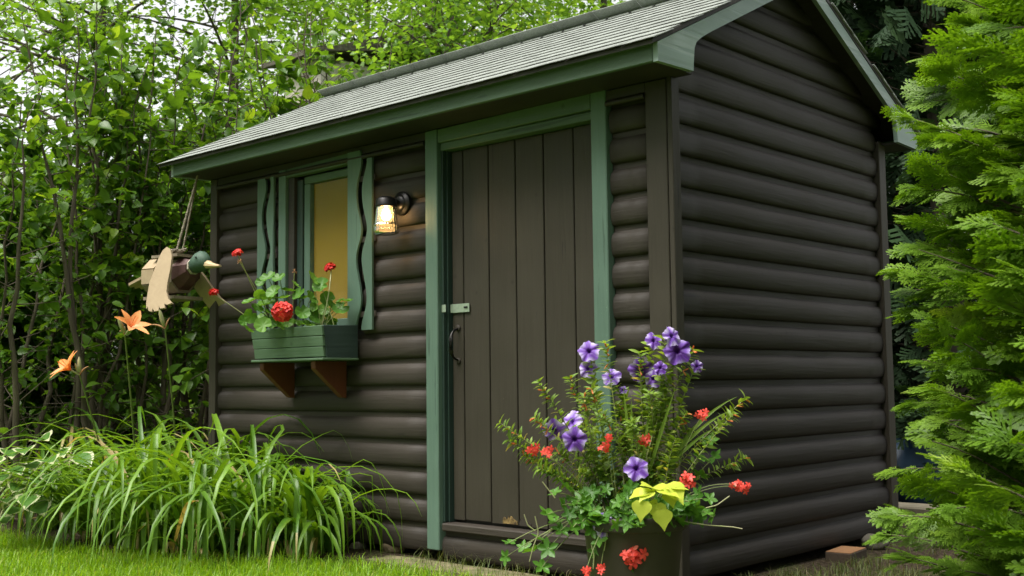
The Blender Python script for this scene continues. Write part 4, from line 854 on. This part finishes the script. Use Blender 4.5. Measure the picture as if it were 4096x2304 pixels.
# spike grass
spk = thing('spike_plant', (pc[0], pc[1], pc[2]-.03), 'spike plant with narrow sword-shaped leaves in the middle of the pot', 'spike plant')
for (u, v, bow) in [(1440, 463, .12), (1400, 540, .1), (1330, 628, .07), (1100, 420, .0), (815, 400, 0), (860, 480, 0), (900, 560, 0), (960, 520, 0), (1000, 450, 0), (850, 770, -.0), (1150, 790, .05), (930, 640, 0)]:
    px, py = q2(u, v); tip = at(px, py, PD+g.uniform(-.08, .08)); root = pc+np.array([.01, .0, -.01])+g.normal(0, .01, 3); mid = (root+tip)/2+np.array([0, 0, bow+.02]); path = bez(root, mid, tip, 10); t = np.linspace(0, 1, 10); V, F = ribbon(path, .0065*np.clip(np.minimum(t*5+.4, (1-t)*3+.06), 0, 1), .4, unit(np.cross(tip-root, toc(tip)))); nobj('leaf', V, F, M_CUPH, spk, np.full(len(F), g.uniform(.1, .6)))
# ivy geranium: lobed leaves trailing over the rim, loose coral flowers
ivy = thing('ivy_geranium', (pc[0], pc[1], pc[2]-.03), 'ivy geranium trailing lobed leaves and coral flowers over the pot rim', 'ivy geranium')
def ivy_rf(a): return .8+.24*math.cos(5*(a-math.pi/2))+.05*math.cos(15*(a-math.pi/2))-.25*math.exp(-((a+math.pi/2)/.3)**2)
IL = mk_leaf_mesh('leaf', ivy_rf, 30, .15, M_IVYG, range(20, 26), .05)
def ivleaf(u, v, s, dd=0., stalk=True, rt=None):
    px, py = q2(u, v); pos = at(px, py, PD+dd+g.uniform(-.05, .05)); nr = unit(toc(pos)*.75+np.array([0, 0, .75])+g.normal(0, .38, 3)); d = unit(g.normal(0, 1, 3)+np.array([0, 0, -.4]))
    inst('leaf', IL[g.integers(6)], ivy, pos, frames(d[None], nr[None])[0], s)
    if stalk:
        rt = pc+unit(np.array([pos[0]-pc[0], pos[1]-pc[1], 0]))*.15 if rt is None else rt; V, F = tube(bez(rt, (rt+pos)/2+np.array([0, 0, .04]), pos, 6), .0018, 5); nobj('leaf_stalk', V, F, M_STEM, ivy)
for (u, v) in [(400, 1110), (445, 1150), (370, 1240), (270, 1290), (190, 1265), (170, 1345), (400, 1300), (370, 1400), (310, 1310), (480, 1060), (520, 1110), (560, 1040), (440, 990), (500, 960), (420, 885), (470, 1200), (540, 1180), (600, 1120), (650, 1090), (690, 1250), (660, 1310), (860, 1190), (830, 1270), (760, 1270), (1290, 705), (1240, 800), (1320, 795), (1240, 895), (1290, 1025), (1150, 1090), (1210, 1080), (1270, 1100), (1310, 1125), (1180, 1040), (1230, 1000), (1000, 860), (1030, 830), (850, 1415), (640, 880), (700, 890), (660, 1120), (720, 1100), (780, 1140), (850, 1100), (900, 1160), (960, 1130), (1080, 1120), (1120, 1150), (1140, 1110), (610, 1060), (590, 1150), (640, 1200), (570, 1090), (700, 1160), (820, 1060), (880, 1040)]: ivleaf(u, v, g.uniform(.028, .042), -.12 if v > 950 else 0)
for _ in range(260):
    a_ = g.uniform(0, 2*math.pi); r_ = .21*math.sqrt(g.uniform(.05, 1.35)); h = g.uniform(-.06, .17)*(1.25-r_/.26); pos = pc+np.array([r_*math.cos(a_), r_*math.sin(a_), h]); nr = unit(np.array([math.cos(a_)*.5, math.sin(a_)*.5, .8])+toc(pos)*.4+g.normal(0, .35, 3)); inst('leaf', IL[g.integers(6)], ivy, pos, frames(unit(g.normal(0, 1, 3))[None], nr[None])[0], g.uniform(.024, .042))
for (u, v, s, n_) in [(325, 755, 80, 8), (403, 765, 74, 8), (718, 740, 74, 7), (735, 690, 30, 2), (937, 703, 82, 7), (1253, 562, 78, 7), (1170, 925, 95, 10), (1440, 950, 75, 8), (1487, 965, 75, 8), (880, 1345, 138, 14), (610, 1425, 55, 5), (690, 1412, 62, 6)]:
    px, py = q2(u, v); d_ = PD-.1+g.uniform(-.06, .06)-(.12 if v > 1200 else 0); c_ = at(px, py, d_); s_ = s/1.375/4570*d_*.5; loose_head(ivy, c_, s_*1.08, max(4, int(n_*.72)))
    root = pc+unit(np.array([c_[0]-pc[0], c_[1]-pc[1], 0]))*.12; V, F = tube(bez(root, (root+c_)/2+np.array([0, 0, .08]), c_-toc(c_)*s_*.4, 9), .0014, 5); nobj('flower_stalk', V, F, M_STEM, ivy)
for pts in ([(770, 1060), (740, 1120), (730, 1190), (710, 1310)], [(800, 1190), (780, 1250), (790, 1340), (800, 1449)], [(330, 1120), (350, 1210), (320, 1290), (300, 1370)], [(640, 1280), (655, 1340), (650, 1410)], [(1150, 1150), (1280, 1170), (1420, 1180), (1470, 1190)], [(1270, 1075), (1330, 1060), (1400, 1010)], [(440, 1020), (400, 970), (370, 930)], [(270, 1110), (290, 1170), (330, 1200)]):
    path = np.array([at(*q2(*q), PD-.16) for q in pts]); k = len(path); t = np.linspace(0, k-1, 12); path = np.stack([np.interp(t, np.arange(k), path[:, i]) for i in range(3)], -1); V, F = tube(path, .0022, 5); nobj('trailing_stem', V, F, M_STEMP, ivy)
# sweet potato vine with lime heart leaves
lim = thing('sweet_potato_vine', (pc[0], pc[1], pc[2]-.02), 'lime-yellow sweet potato vine with heart-shaped leaves at the pot rim', 'vine')
HRT = [leaf_tpl([.22, .43, .48, .4, .24, .1, .01], .1, .2, .01), leaf_tpl([.26, .46, .46, .36, .2, .09, .01], .16, .12, .012)]; LMs = []
for k, h_ in enumerate(HRT):
    me = npmesh('leaf', h_[0], h_[1], np.full(len(h_[1]), .3+.4*k)); me.materials.append(M_LIME); LMs.append(me)
for (u, v, s, du, dv, flat) in [(905, 990, 115, -.8, -.25, .9), (960, 950, 130, -.3, .35, .9), (1010, 960, 120, .4, .2, .9), (1070, 985, 115, .6, -.2, .9), (1110, 990, 120, .4, -.8, .8), (1125, 960, 90, .9, .1, .9), (1080, 1025, 85, .2, -1, .7), (915, 1095, 100, -.1, -1, .15), (1010, 1105, 90, .2, -.9, .3), (1035, 1145, 100, .1, -1, .1), (985, 1060, 55, .3, -.5, .6), (935, 1000, 90, -.5, -.6, .8)]:
    px, py = q2(u, v); d_ = PD-.29+g.uniform(-.03, .03); pos = at(px, py, d_); dr = unit(_r*du+np.array([0, 0, 1.])*dv*(1.-flat*.5)+toc(pos)*flat*.5); nr = unit(np.array([0, 0, 1.])*flat+toc(pos)*(1.15-flat)+g.normal(0, .12, 3)); s_ = s/1.375/4570*d_*1.2; b0 = pos-dr*s_*.5; inst('leaf', LMs[g.integers(2)], lim, b0, frames(dr[None], nr[None])[0], s_)
    root = pc+(toc(pc)*.1+_r*.05)*np.array([1, 1, 0]); V, F = tube(bez(root, (root+b0)/2+np.array([0, 0, .02]), b0, 5), .0022, 5); nobj('leaf_stalk', V, F, M_STEMP, lim)
# ------------------------------------------------------------------ shrubs, trees, cedar
HEART = leaf_tpl([.1, .36, .36, .22, .02], .3, .25); SMALL = leaf_tpl([.08, .38, .02], .3, .2); RHOMB = (np.array([(0, 0, 0), (.4, .5, .06), (0, 1., -.15), (-.4, .5, .06)]), np.array([(0, 1, 2, 3)]))
def path_at(pts, t):
    k = len(pts); return np.stack([np.interp(t*(k-1), np.arange(k), pts[:, i]) for i in range(3)], -1)
def shrub(px, d, H, spread, nst, label, leafL=(.07, .125), twigs=22, low=.12, seed=1, name='lilac_shrub', mat=None, group='leafy shrubs left of and behind the shed', bark=None, lpt=9, tilt=(0, 0)):
    g = np.random.default_rng(seed); b = gp(px, d); o = thing(name, b, label, 'shrub', group); wood = []; P_, D_, U_, S_, T_ = [], [], [], [], []
    for s in range(nst):
        a = g.uniform(0, 2*math.pi); r_ = spread*math.sqrt(g.uniform(.05, 1)); h = H*g.uniform(.75, 1.08); b0 = b+np.array([g.normal(0, .13), g.normal(0, .13), -.05]); top = b+np.array([r_*math.cos(a)+tilt[0], r_*math.sin(a)+tilt[1], h]); mid = b0*.55+top*.45+np.array([0, 0, h*.12])+np.append(g.normal(0, .1, 2), 0)
        path = bez(b0, mid, top, 12)+np.concatenate([np.zeros((1, 3)), g.normal(0, .018, (11, 3))]); wood.append(tube(path, np.linspace(g.uniform(.016, .03), .004, 12), 6))
        for k in range(twigs):
            t = low+(1-low)*(k+g.random())/twigs; p0 = path_at(path, np.array([t]))[0]; aa = g.uniform(0, 2*math.pi); el = g.uniform(-.1, .9); L = g.uniform(.2, .62)*(1.1-.45*t); dv = np.array([math.cos(aa)*math.cos(el), math.sin(aa)*math.cos(el), math.sin(el)]); tw = bez(p0, p0+dv*L*.6, p0+dv*L+np.array([0, 0, -.06*L+.05]), 6); wood.append(tube(tw, np.linspace(.005, .0015, 6), 4))
            n_ = int(lpt*((.35 if t < .3 else (.8 if t < .45 else 1)) if low > .03 else 1)*g.uniform(.7, 1.3)); 
            if n_ < 1: continue
            tt = np.repeat(g.uniform(.15, 1, (n_+1)//2), 2)[:n_]; pp = path_at(tw, tt)+g.normal(0, .012, (n_, 3)); od = unit(np.cross(dv, g.normal(0, 1, (n_, 3)))); dd = unit(od+dv*.7+np.array([0, 0, -.25])); P_.append(pp); D_.append(dd); U_.append(np.array([0, 0, 1.])+g.normal(0, .38, (n_, 3))); S_.append(g.uniform(*leafL, n_)*g.uniform(.7, 1.15)); T_.append(np.clip(g.normal(.42, .2)+g.normal(0, .15, n_), 0, 1))
    V, F, _ = join(wood); nobj('stems', V, F, bark or M_BARKL, o)
    P_, D_, U_, S_, T_ = map(np.concatenate, (P_, D_, U_, S_, T_)); V, F, T = cloud(HEART if low > .03 else SMALL, P_, frames(D_, U_), S_, T_); c_ = nobj('crown', V, F, mat or M_SHRUB, o, T); c_['kind'] = 'stuff'; return o
shrub(60, 8.0, 3.3, .8, 8, 'leafy lilac shrub at the far left edge with arching stems', (.06, .1), seed=1)
shrub(390, 8.3, 3.6, .8, 13, 'tall lilac shrub left of the hanging duck', (.06, .12), seed=2)
shrub(700, 8.7, 3.4, .7, 11, 'dense dark lilac shrub directly behind the hanging duck', seed=3, twigs=30)
shrub(900, 9.6, 3.9, .7, 9, 'lilac shrub at the shed corner rising above the roof tip', seed=4)
shrub(1190, 10.2, 4.2, .65, 8, 'lilac shrub with forked pale stems behind the roof end', seed=5, twigs=22, lpt=7)
shrub(1480, 10.8, 4.1, .7, 4, 'loose lilac shrub behind the roof with drooping twigs', seed=6, twigs=20, lpt=8)
shrub(-260, 9.2, 3.4, .8, 8, 'lilac shrub partly outside the left edge', seed=7, twigs=22)
shrub(1330, 9.9, 4., .6, 7, 'lilac shrub leaning over the roof beside the pale house wall', seed=8, twigs=18, lpt=4)
for i, (px, d, h) in enumerate([(-100, 10.2, 3.), (230, 10.6, 2.9), (560, 10.8, 3.1), (860, 11.2, 3.2), (1160, 12.5, 2.8)]):
    shrub(px, d, h, .95, 13, ['low bushy shrub in the second row at far left', 'low bushy shrub in the second row behind the orange blooms', 'low bushy shrub in the second row behind the duck', 'low bushy shrub in the second row by the shed corner', 'low bushy shrub in the second row behind the roof'][i], (.1, .16), 26, .02, 30+i, 'bushy_shrub', M_SHRUB, 'low shrubs of the second row', M_BARK, 22)
def tree(px, d, H, cr, ch, label, seed, nleaf=15000, leafL=(.07, .12), mat=None, name='maple_tree', trunk=.14, base_h=.3, gap=.5, group='broadleaf trees beyond the garden'):
    g = np.random.default_rng(seed); b = gp(px, d); o = thing(name, b, label, 'tree', group); top = b+np.array([g.normal(0, .3), g.normal(0, .3), H]); path = bez(b-np.array([0, 0, .2]), (b+top)/2+np.append(g.normal(0, .35, 2), 0), top, 14); wood = [tube(path, np.linspace(trunk, .02, 14), 9)]; cl = []
    for k in range(34):
        t = base_h+(1-base_h)*(k+g.random())/34; p0 = path_at(path, np.array([t]))[0]; a = g.uniform(0, 2*math.pi); rr_ = cr*math.sqrt(max(.05, 1-((t-base_h)/(1-base_h)*1.55-.55)**2))*g.uniform(.5, 1.05); e_ = p0+np.array([rr_*math.cos(a), rr_*math.sin(a), ch*g.uniform(-.02, .22)]); q = bez(p0, p0*.5+e_*.5+np.array([0, 0, .12*rr_]), e_, 7); wood.append(tube(q, np.linspace(trunk*.4*(1.1-t), .008, 7), 5))
        for s in np.linspace(.3, 1.1, 4):
            c_ = path_at(q, np.array([min(s, 1)]))[0]+g.normal(0, .25, 3); cl.append(c_)
            e2 = c_+g.normal(0, .35, 3); wood.append(tube([path_at(q, np.array([min(s, 1)*.9]))[0], c_, e2], [.01, .006, .003], 4)); cl.append(e2)
    cl = np.array(cl); cl = cl[g.random(len(cl)) < 1-.35*gap]; n_ = nleaf; idx = g.integers(0, len(cl), n_); off = g.normal(0, 1, (n_, 3))*np.array([.34, .34, .2])*cr/1.8; P_ = cl[idx]+off; ct = g.normal(.4, .18, len(cl)); D_ = unit(off*np.array([1, 1, .3])+g.normal(0, .25, (n_, 3))); U_ = np.array([0, 0, 1.])+g.normal(0, .4, (n_, 3)); V, F, T = cloud(RHOMB, P_, frames(D_, U_), g.uniform(*leafL, n_), np.clip(ct[idx]+g.normal(0, .12, n_), 0, 1)); V2, F2, _ = join(wood); nobj('trunk', V2, F2, M_BARK, o); c_ = nobj('crown', V, F, mat or M_MAPLE, o, T); c_['kind'] = 'stuff'; return o
tree(1900, 15., 8.5, 2.4, 5, 'maple with a forked dark trunk above the middle of the roof', 101, 14000, gap=1.)
tree(2330, 17., 9., 2.2, 5, 'maple with slender trunks near the roof ridge', 102, 9000, gap=1.2)
tree(1500, 18., 8., 2.6, 5, 'airy maple with sky gaps above the roof end', 103, 9000, gap=1.2)
tree(1720, 13., 5., 1.3, 3, 'small yellow-green tree rising just over the roof', 104, 9000, leafL=(.06, .1))
tree(820, 16., 8.5, 2.4, 5, 'light green maple behind the lilac shrubs', 105, 9000, gap=1.2)
tree(330, 15., 8., 2.5, 5, 'light green maple high behind the left shrubs', 106, 5000, gap=1.6)
tree(-100, 17., 8.5, 2.8, 5, 'pale green tree behind the far left shrubs', 107, 6000, gap=1.5)
tree(2750, 20., 10., 2.8, 6, 'tall maple behind the shed ridge', 108, 14000)
tree(1150, 27., 10., 3.2, 6, 'distant tall maple seen between the nearer crowns', 109, 7000, leafL=(.1, .16))
tree(2050, 24., 10.5, 3.4, 6, 'distant maple filling the gap above the roof', 110, 7000, leafL=(.1, .16))
# cedar sprays
def spray_tpl(seed, n_side=9, sub=3, wd=.02, coarse=False):
    """flat fan, unit long along y, in the xy plane, made of thin flattened twigs"""
    g = np.random.default_rng(seed); parts = []
    def twig(a, b, w0, w1, z=.5):
        a, b = np.array(a), np.array(b); d = unit(b-a); s = np.array([-d[1], d[0], 0.]); m_ = a*.45+b*.55
        pts = [a, b]; ww = [w0*1.1, w1*.8]; V = []
        for q, w_ in zip(pts, ww): V += [q-s*w_, q+s*w_]
        parts.append((np.array(V), np.array([(0, 1, 3, 2)])))
    def zz(x, y): return -.22*y*y-.35*x*x
    twig((0, 0, 0), (0, .5, zz(0, .5)), wd*.8, wd*.8); twig((0, .48, zz(0, .48)), (g.normal(0, .03), 1., zz(0, 1.)), wd*.8, wd*.7)
    for i in range(n_side):
        t = .12+.8*i/n_side
        for sd_ in (-1, 1):
            if g.random() < .08: continue
            L = (.5*(1-t)+.14)*g.uniform(.75, 1.15); an = g.uniform(.55, .8); e_ = (sd_*L*math.sin(an), t+L*math.cos(an)); tt = t+(.04 if sd_ > 0 else 0)
            twig((0, tt, zz(0, tt)), (e_[0], e_[1], zz(*e_)), wd*.7, wd)
            for j in range(sub):
                f_ = .3+.6*(j+.5)/sub; c_ = (e_[0]*f_, tt+(e_[1]-tt)*f_); l2 = L*.36*(1.15-f_)*g.uniform(.8, 1.25); s2 = 1 if (j+i) % 2 else -1; a2 = sd_*an+s2*.7; e2 = (c_[0]+l2*math.sin(a2), c_[1]+l2*math.cos(a2)); twig((*c_, zz(*c_)), (*e2, zz(*e2)), wd*.7, wd*.9)
                if not coarse and j < sub-1: a2 = sd_*an-s2*.75; l2 *= .7; e2 = (c_[0]+l2*math.sin(a2), c_[1]+l2*math.cos(a2)); twig((*c_, zz(*c_)), (*e2, zz(*e2)), wd*.7, wd*.9)
    V, F, _ = join(parts); yc = V[F].mean(1); return V, F, .3*(np.hypot(yc[:, 0]*1.3, yc[:, 1])-.6)
SPR = [spray_tpl(s, 8, 3, .02) for s in range(5)]; SPC = [spray_tpl(10+s, 5, 1, .045, True) for s in range(3)]; SPM = [spray_tpl(30+s, 6, 2, .03, True) for s in range(3)]
def cedar(base, H, R0, n_, label, seed, tpls, size, mat, name='cedar', cat='cedar', group=None, low=.0, shell=(.45, 1.05), taper=2., droop=.0, zmax=None):
    g = np.random.default_rng(seed); o = thing(name, base, label, cat, group); wood = [tube(np.linspace(base-np.array([0, 0, .1]), base+np.array([0, 0, H*.96]), 10)+np.concatenate([np.zeros((1, 3)), g.normal(0, .02, (9, 3))]), np.linspace(.09*R0/.7, .01, 10), 8)]
    z = low+(H-low)*g.random(n_)**1.15; a = g.uniform(0, 2*math.pi, n_); rad = R0*np.clip(1-(z/H)**taper, .06, 1)*(1+.13*np.sin(a*3+z*2.2)+.1*np.sin(a*7-z*4)+.1*np.sin(z*9+a*2)); f_ = shell[0]+(shell[1]-shell[0])*g.random(n_)**.6
    out_ = np.stack([np.cos(a), np.sin(a), 0*a], -1); tip = base+out_*(rad*f_)[:, None]+np.array([0, 0, 1.])*z[:, None]; d = unit(out_+np.array([0, 0, 1.])*(g.uniform(-.35, .65, n_)-droop)[:, None]+g.normal(0, .3, (n_, 3))); S_ = g.uniform(*size, n_); P_ = tip-d*S_[:, None]*.6; U_ = np.array([0, 0, 1.])+g.normal(0, .55, (n_, 3))-out_*.25
    pp = []; k = g.integers(0, len(tpls), n_); T_ = np.clip(g.normal(.35, .17, n_)+.35*(f_-.8), 0, 1); T_ = np.where(g.random(n_) < .15, np.clip(T_+.4, 0, 1), T_); Rm = frames(d, U_)
    for q in range(len(tpls)):
        m_ = k == q; V, F, T = cloud(tpls[q], P_[m_], Rm[m_], S_[m_], T_[m_]); pp.append((V, F, T))
    V, F, T = join(pp); c_ = nobj('foliage', V, F, mat, o, T); c_['kind'] = 'stuff'
    for i in g.choice(n_, min(n_, 420), replace=False):
        p1_ = P_[i]; p0_ = base+np.array([0, 0, max(.05, p1_[2]-base[2]-.25*np.hypot(*(p1_-base)[:2]))]); wood.append(tube(bez(p0_, (p0_+p1_)/2-np.array([0, 0, .04]), p1_+d[i]*S_[i]*.3, 5), np.linspace(.008, .003, 5), 4))
    V, F, _ = join(wood); nobj('trunk', V, F, M_BARK, o); return o
def hedge_cedar(base, H, R0, nb, k, label, seed, tpls, size):
    """each branch is one flat frond that carries many sprays"""
    g = np.random.default_rng(seed); o = thing('cedar', base, label, 'cedar', 'cedars of the right-hand hedge')
    wood = [tube(np.linspace(base-np.array([0, 0, .1]), base+np.array([0, 0, H*.95]), 10)+np.concatenate([np.zeros((1, 3)), g.normal(0, .02, (9, 3))]), np.linspace(.08, .01, 10), 8)]; P_, D_, U_, S_, T_ = [], [], [], [], []
    for b_ in range(nb):
        z = (b_+g.random())/nb*H; a = b_*2.39996+g.normal(0, .3); rad = R0*max(.1, 1-(z/H)**3.)*g.uniform(.72, 1.16); o_ = np.array([math.cos(a), math.sin(a), 0.]); rise = g.uniform(.05, .4)*rad
        tip = base+o_*rad+np.array([0, 0, z]); st = base+np.array([0, 0, max(.02, z-rise-.1)]); path = bez(st, (st+tip)/2+np.array([0, 0, -.04]), tip, 9); path[-3:, 2] -= np.array([0, .012, .035])*g.uniform(.3, 1.6)
        wood.append(tube(path, np.linspace(.009, .0015, 9), 4)); t = 1.02-.62*g.random(k)**1.25; pos = path_at(path, np.clip(t, 0, 1)); tg = unit(path[-1]-path[-4]); sd = unit(np.cross(tg, [0, 0, 1.])); nrm = unit(np.cross(sd, tg)+sd*g.normal(0, .55)); sd = np.cross(tg, nrm); sg = np.where(g.random(k) < .5, -1., 1.)
        spr = g.uniform(.15, 1.15, k)*np.clip(1.25-t, .2, 1); d = unit(tg*1.+sd*(sg*spr)[:, None]+g.normal(0, .2, (k, 3))+np.array([0, 0, -.1])); off = sd*(sg*spr*.1*g.random(k))[:, None]
        P_.append(pos+off-d*.02); D_.append(d); U_.append(nrm+g.normal(0, .3, (k, 3))); S_.append(g.uniform(*size, k)*np.clip(1.15-.35*(t-.4), .7, 1.1)); T_.append(np.clip(g.normal(.3, .17)+.3*(t-.7)+g.normal(0, .1, k), 0, 1))
    P_, D_, U_, S_, T_ = map(np.concatenate, (P_, D_, U_, S_, T_)); rel = P_-base; near = (unit(rel*np.array([1, 1, 0]))@unit((CAM-base)*np.array([1, 1, 0]))-.35*(unit(rel*np.array([1, 1, 0]))@_r) > .05) & (rel[:, 2] < 2.45); keep = near | (g.random(len(P_)) < .55); P_, D_, U_, S_, T_, near = (v_[keep] for v_ in (P_, D_, U_, S_, T_, near)); S_ = np.where(near, S_, S_*1.25)      # the far side is drawn with coarser sprays
    Rm = frames(D_, U_); q = g.integers(0, len(tpls), len(P_)); alls = list(tpls)+SPC; q = np.where(near, q, len(tpls)+q % len(SPC)); V, F, T = join([cloud(alls[i_], P_[q == i_], Rm[q == i_], S_[q == i_], T_[q == i_]) for i_ in range(len(alls))]); nobj('foliage', V, F, M_CEDAR, o, T)['kind'] = 'stuff'
    V, F, _ = join(wood); nobj('trunk', V, F, M_BARKL, o)
hedge_cedar(gp(4420, 4.05), 3.3, .67, 450, 22, 'bright green cedar close to the camera at the right edge', 201, SPR, (.08, .15))
hedge_cedar(gp(4560, 5.0), 3.4, .66, 200, 19, 'second cedar of the hedge, behind the near one', 202, SPM, (.1, .18))
hedge_cedar(gp(4760, 3.2), 3.2, .6, 170, 20, 'cedar of the hedge mostly outside the right edge', 203, SPM, (.1, .18))
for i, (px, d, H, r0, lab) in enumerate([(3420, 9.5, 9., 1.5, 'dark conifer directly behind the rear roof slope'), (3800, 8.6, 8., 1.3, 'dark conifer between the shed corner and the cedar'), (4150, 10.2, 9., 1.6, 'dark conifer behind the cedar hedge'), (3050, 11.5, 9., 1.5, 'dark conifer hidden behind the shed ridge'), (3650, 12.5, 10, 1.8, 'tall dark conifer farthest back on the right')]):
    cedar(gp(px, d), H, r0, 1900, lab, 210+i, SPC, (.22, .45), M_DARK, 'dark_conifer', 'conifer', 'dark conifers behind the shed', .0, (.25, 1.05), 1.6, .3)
# ------------------------------------------------------------------ neighbouring house, seen in scraps through the leaves
M_STUC = plain('pale_pink_stucco', (.78, .69, .66), .9, 0, .2, (.66, .58, .55), 3, .3); M_WTRIM = plain('white_gutter', (.8, .8, .78), .5, 0, .4, (.74, .74, .72), 8)
hp_ = at(1195, 450, 14.); nh = thing('neighbour_house', (hp_[0], hp_[1]+1.5, GZ), 'pale pinkish house with white gutter showing through leaves behind the roof', 'house')
x0, y0 = hp_[0], hp_[1]
tw_ = box('wall', x0-.3, x0+.42, y0, y0+3., GZ, 4.75, M_STUC, nh, .01)
bmobj('gable_roof', prism_bm([(y0-.2, 4.83), (y0+1.5, 5.2), (y0+3.2, 4.83), (y0+3.2, 4.77), (y0+1.5, 5.12), (y0-.2, 4.77)], 0, x0-.5, x0+.62), M_GROCK, nh)
ez = at(1530, 310, 15.)[2]; xe = at(1615, 300, 15.5)[0]; box('wing_wall', x0+.425, xe-.1, y0+.3, y0+2.7, GZ, ez-.05, M_STUC, nh, .01); box('gutter', x0+.43, xe, y0+.05, y0+.2, ez-.06, ez+.04, M_WTRIM, nh, .01)
bmobj('wing_roof', prism_bm([(y0+.1, ez+.065), (y0+1.5, ez+.6), (y0+2.9, ez+.065)], 0, x0+.43, xe), M_GROCK, nh)
wn = box('window', x0-.2, x0+.25, y0-.02, y0-.004, 2.6, 3.6, M_WTRIM, nh, .005); box('pane', x0-.16, x0+.21, y0-.026, y0-.0205, 2.65, 3.55, M_JAMB, wn, 0)
# blue tarpaulin heap far behind the shed corner
c = gp(3660, 8.0); bm = rock_bm((c[0], c[1]-.1, GZ+.2), (.3, .25, .28), 33); tag(bmobj('tarpaulin_heap', bm, plain('blue_tarpaulin', (.015, .05, .1), .5, 0, .4, (.01, .035, .07), 6, .3), None, True), 'blue tarpaulin heap glimpsed behind the cedar sprays', 'tarpaulin')

# unseen trees added across the lawn only to dim the low sky
for i, (x, y, h, cr) in enumerate([(-7.5, -7.5, 8., 2.6), (-3., -11., 8.5, 2.8), (2., -12., 8., 2.8), (6.5, -9.5, 8.5, 2.7), (8.5, -4.5, 8., 2.5), (-10., -2.5, 8., 2.5)]):
    o = tree(0, 5, h, cr, 5, ['tree across the lawn to the far left', 'tree across the lawn left of the middle', 'tree straight across the lawn from the door', 'tree across the lawn right of the middle', 'tree across the lawn behind the cedar hedge', 'tree beyond the hosta outside the left edge'][i], 140+i, 2600, (.3, .5), base_h=.12, gap=.2, group='trees across the lawn')
    o.location = (x, y, GZ)
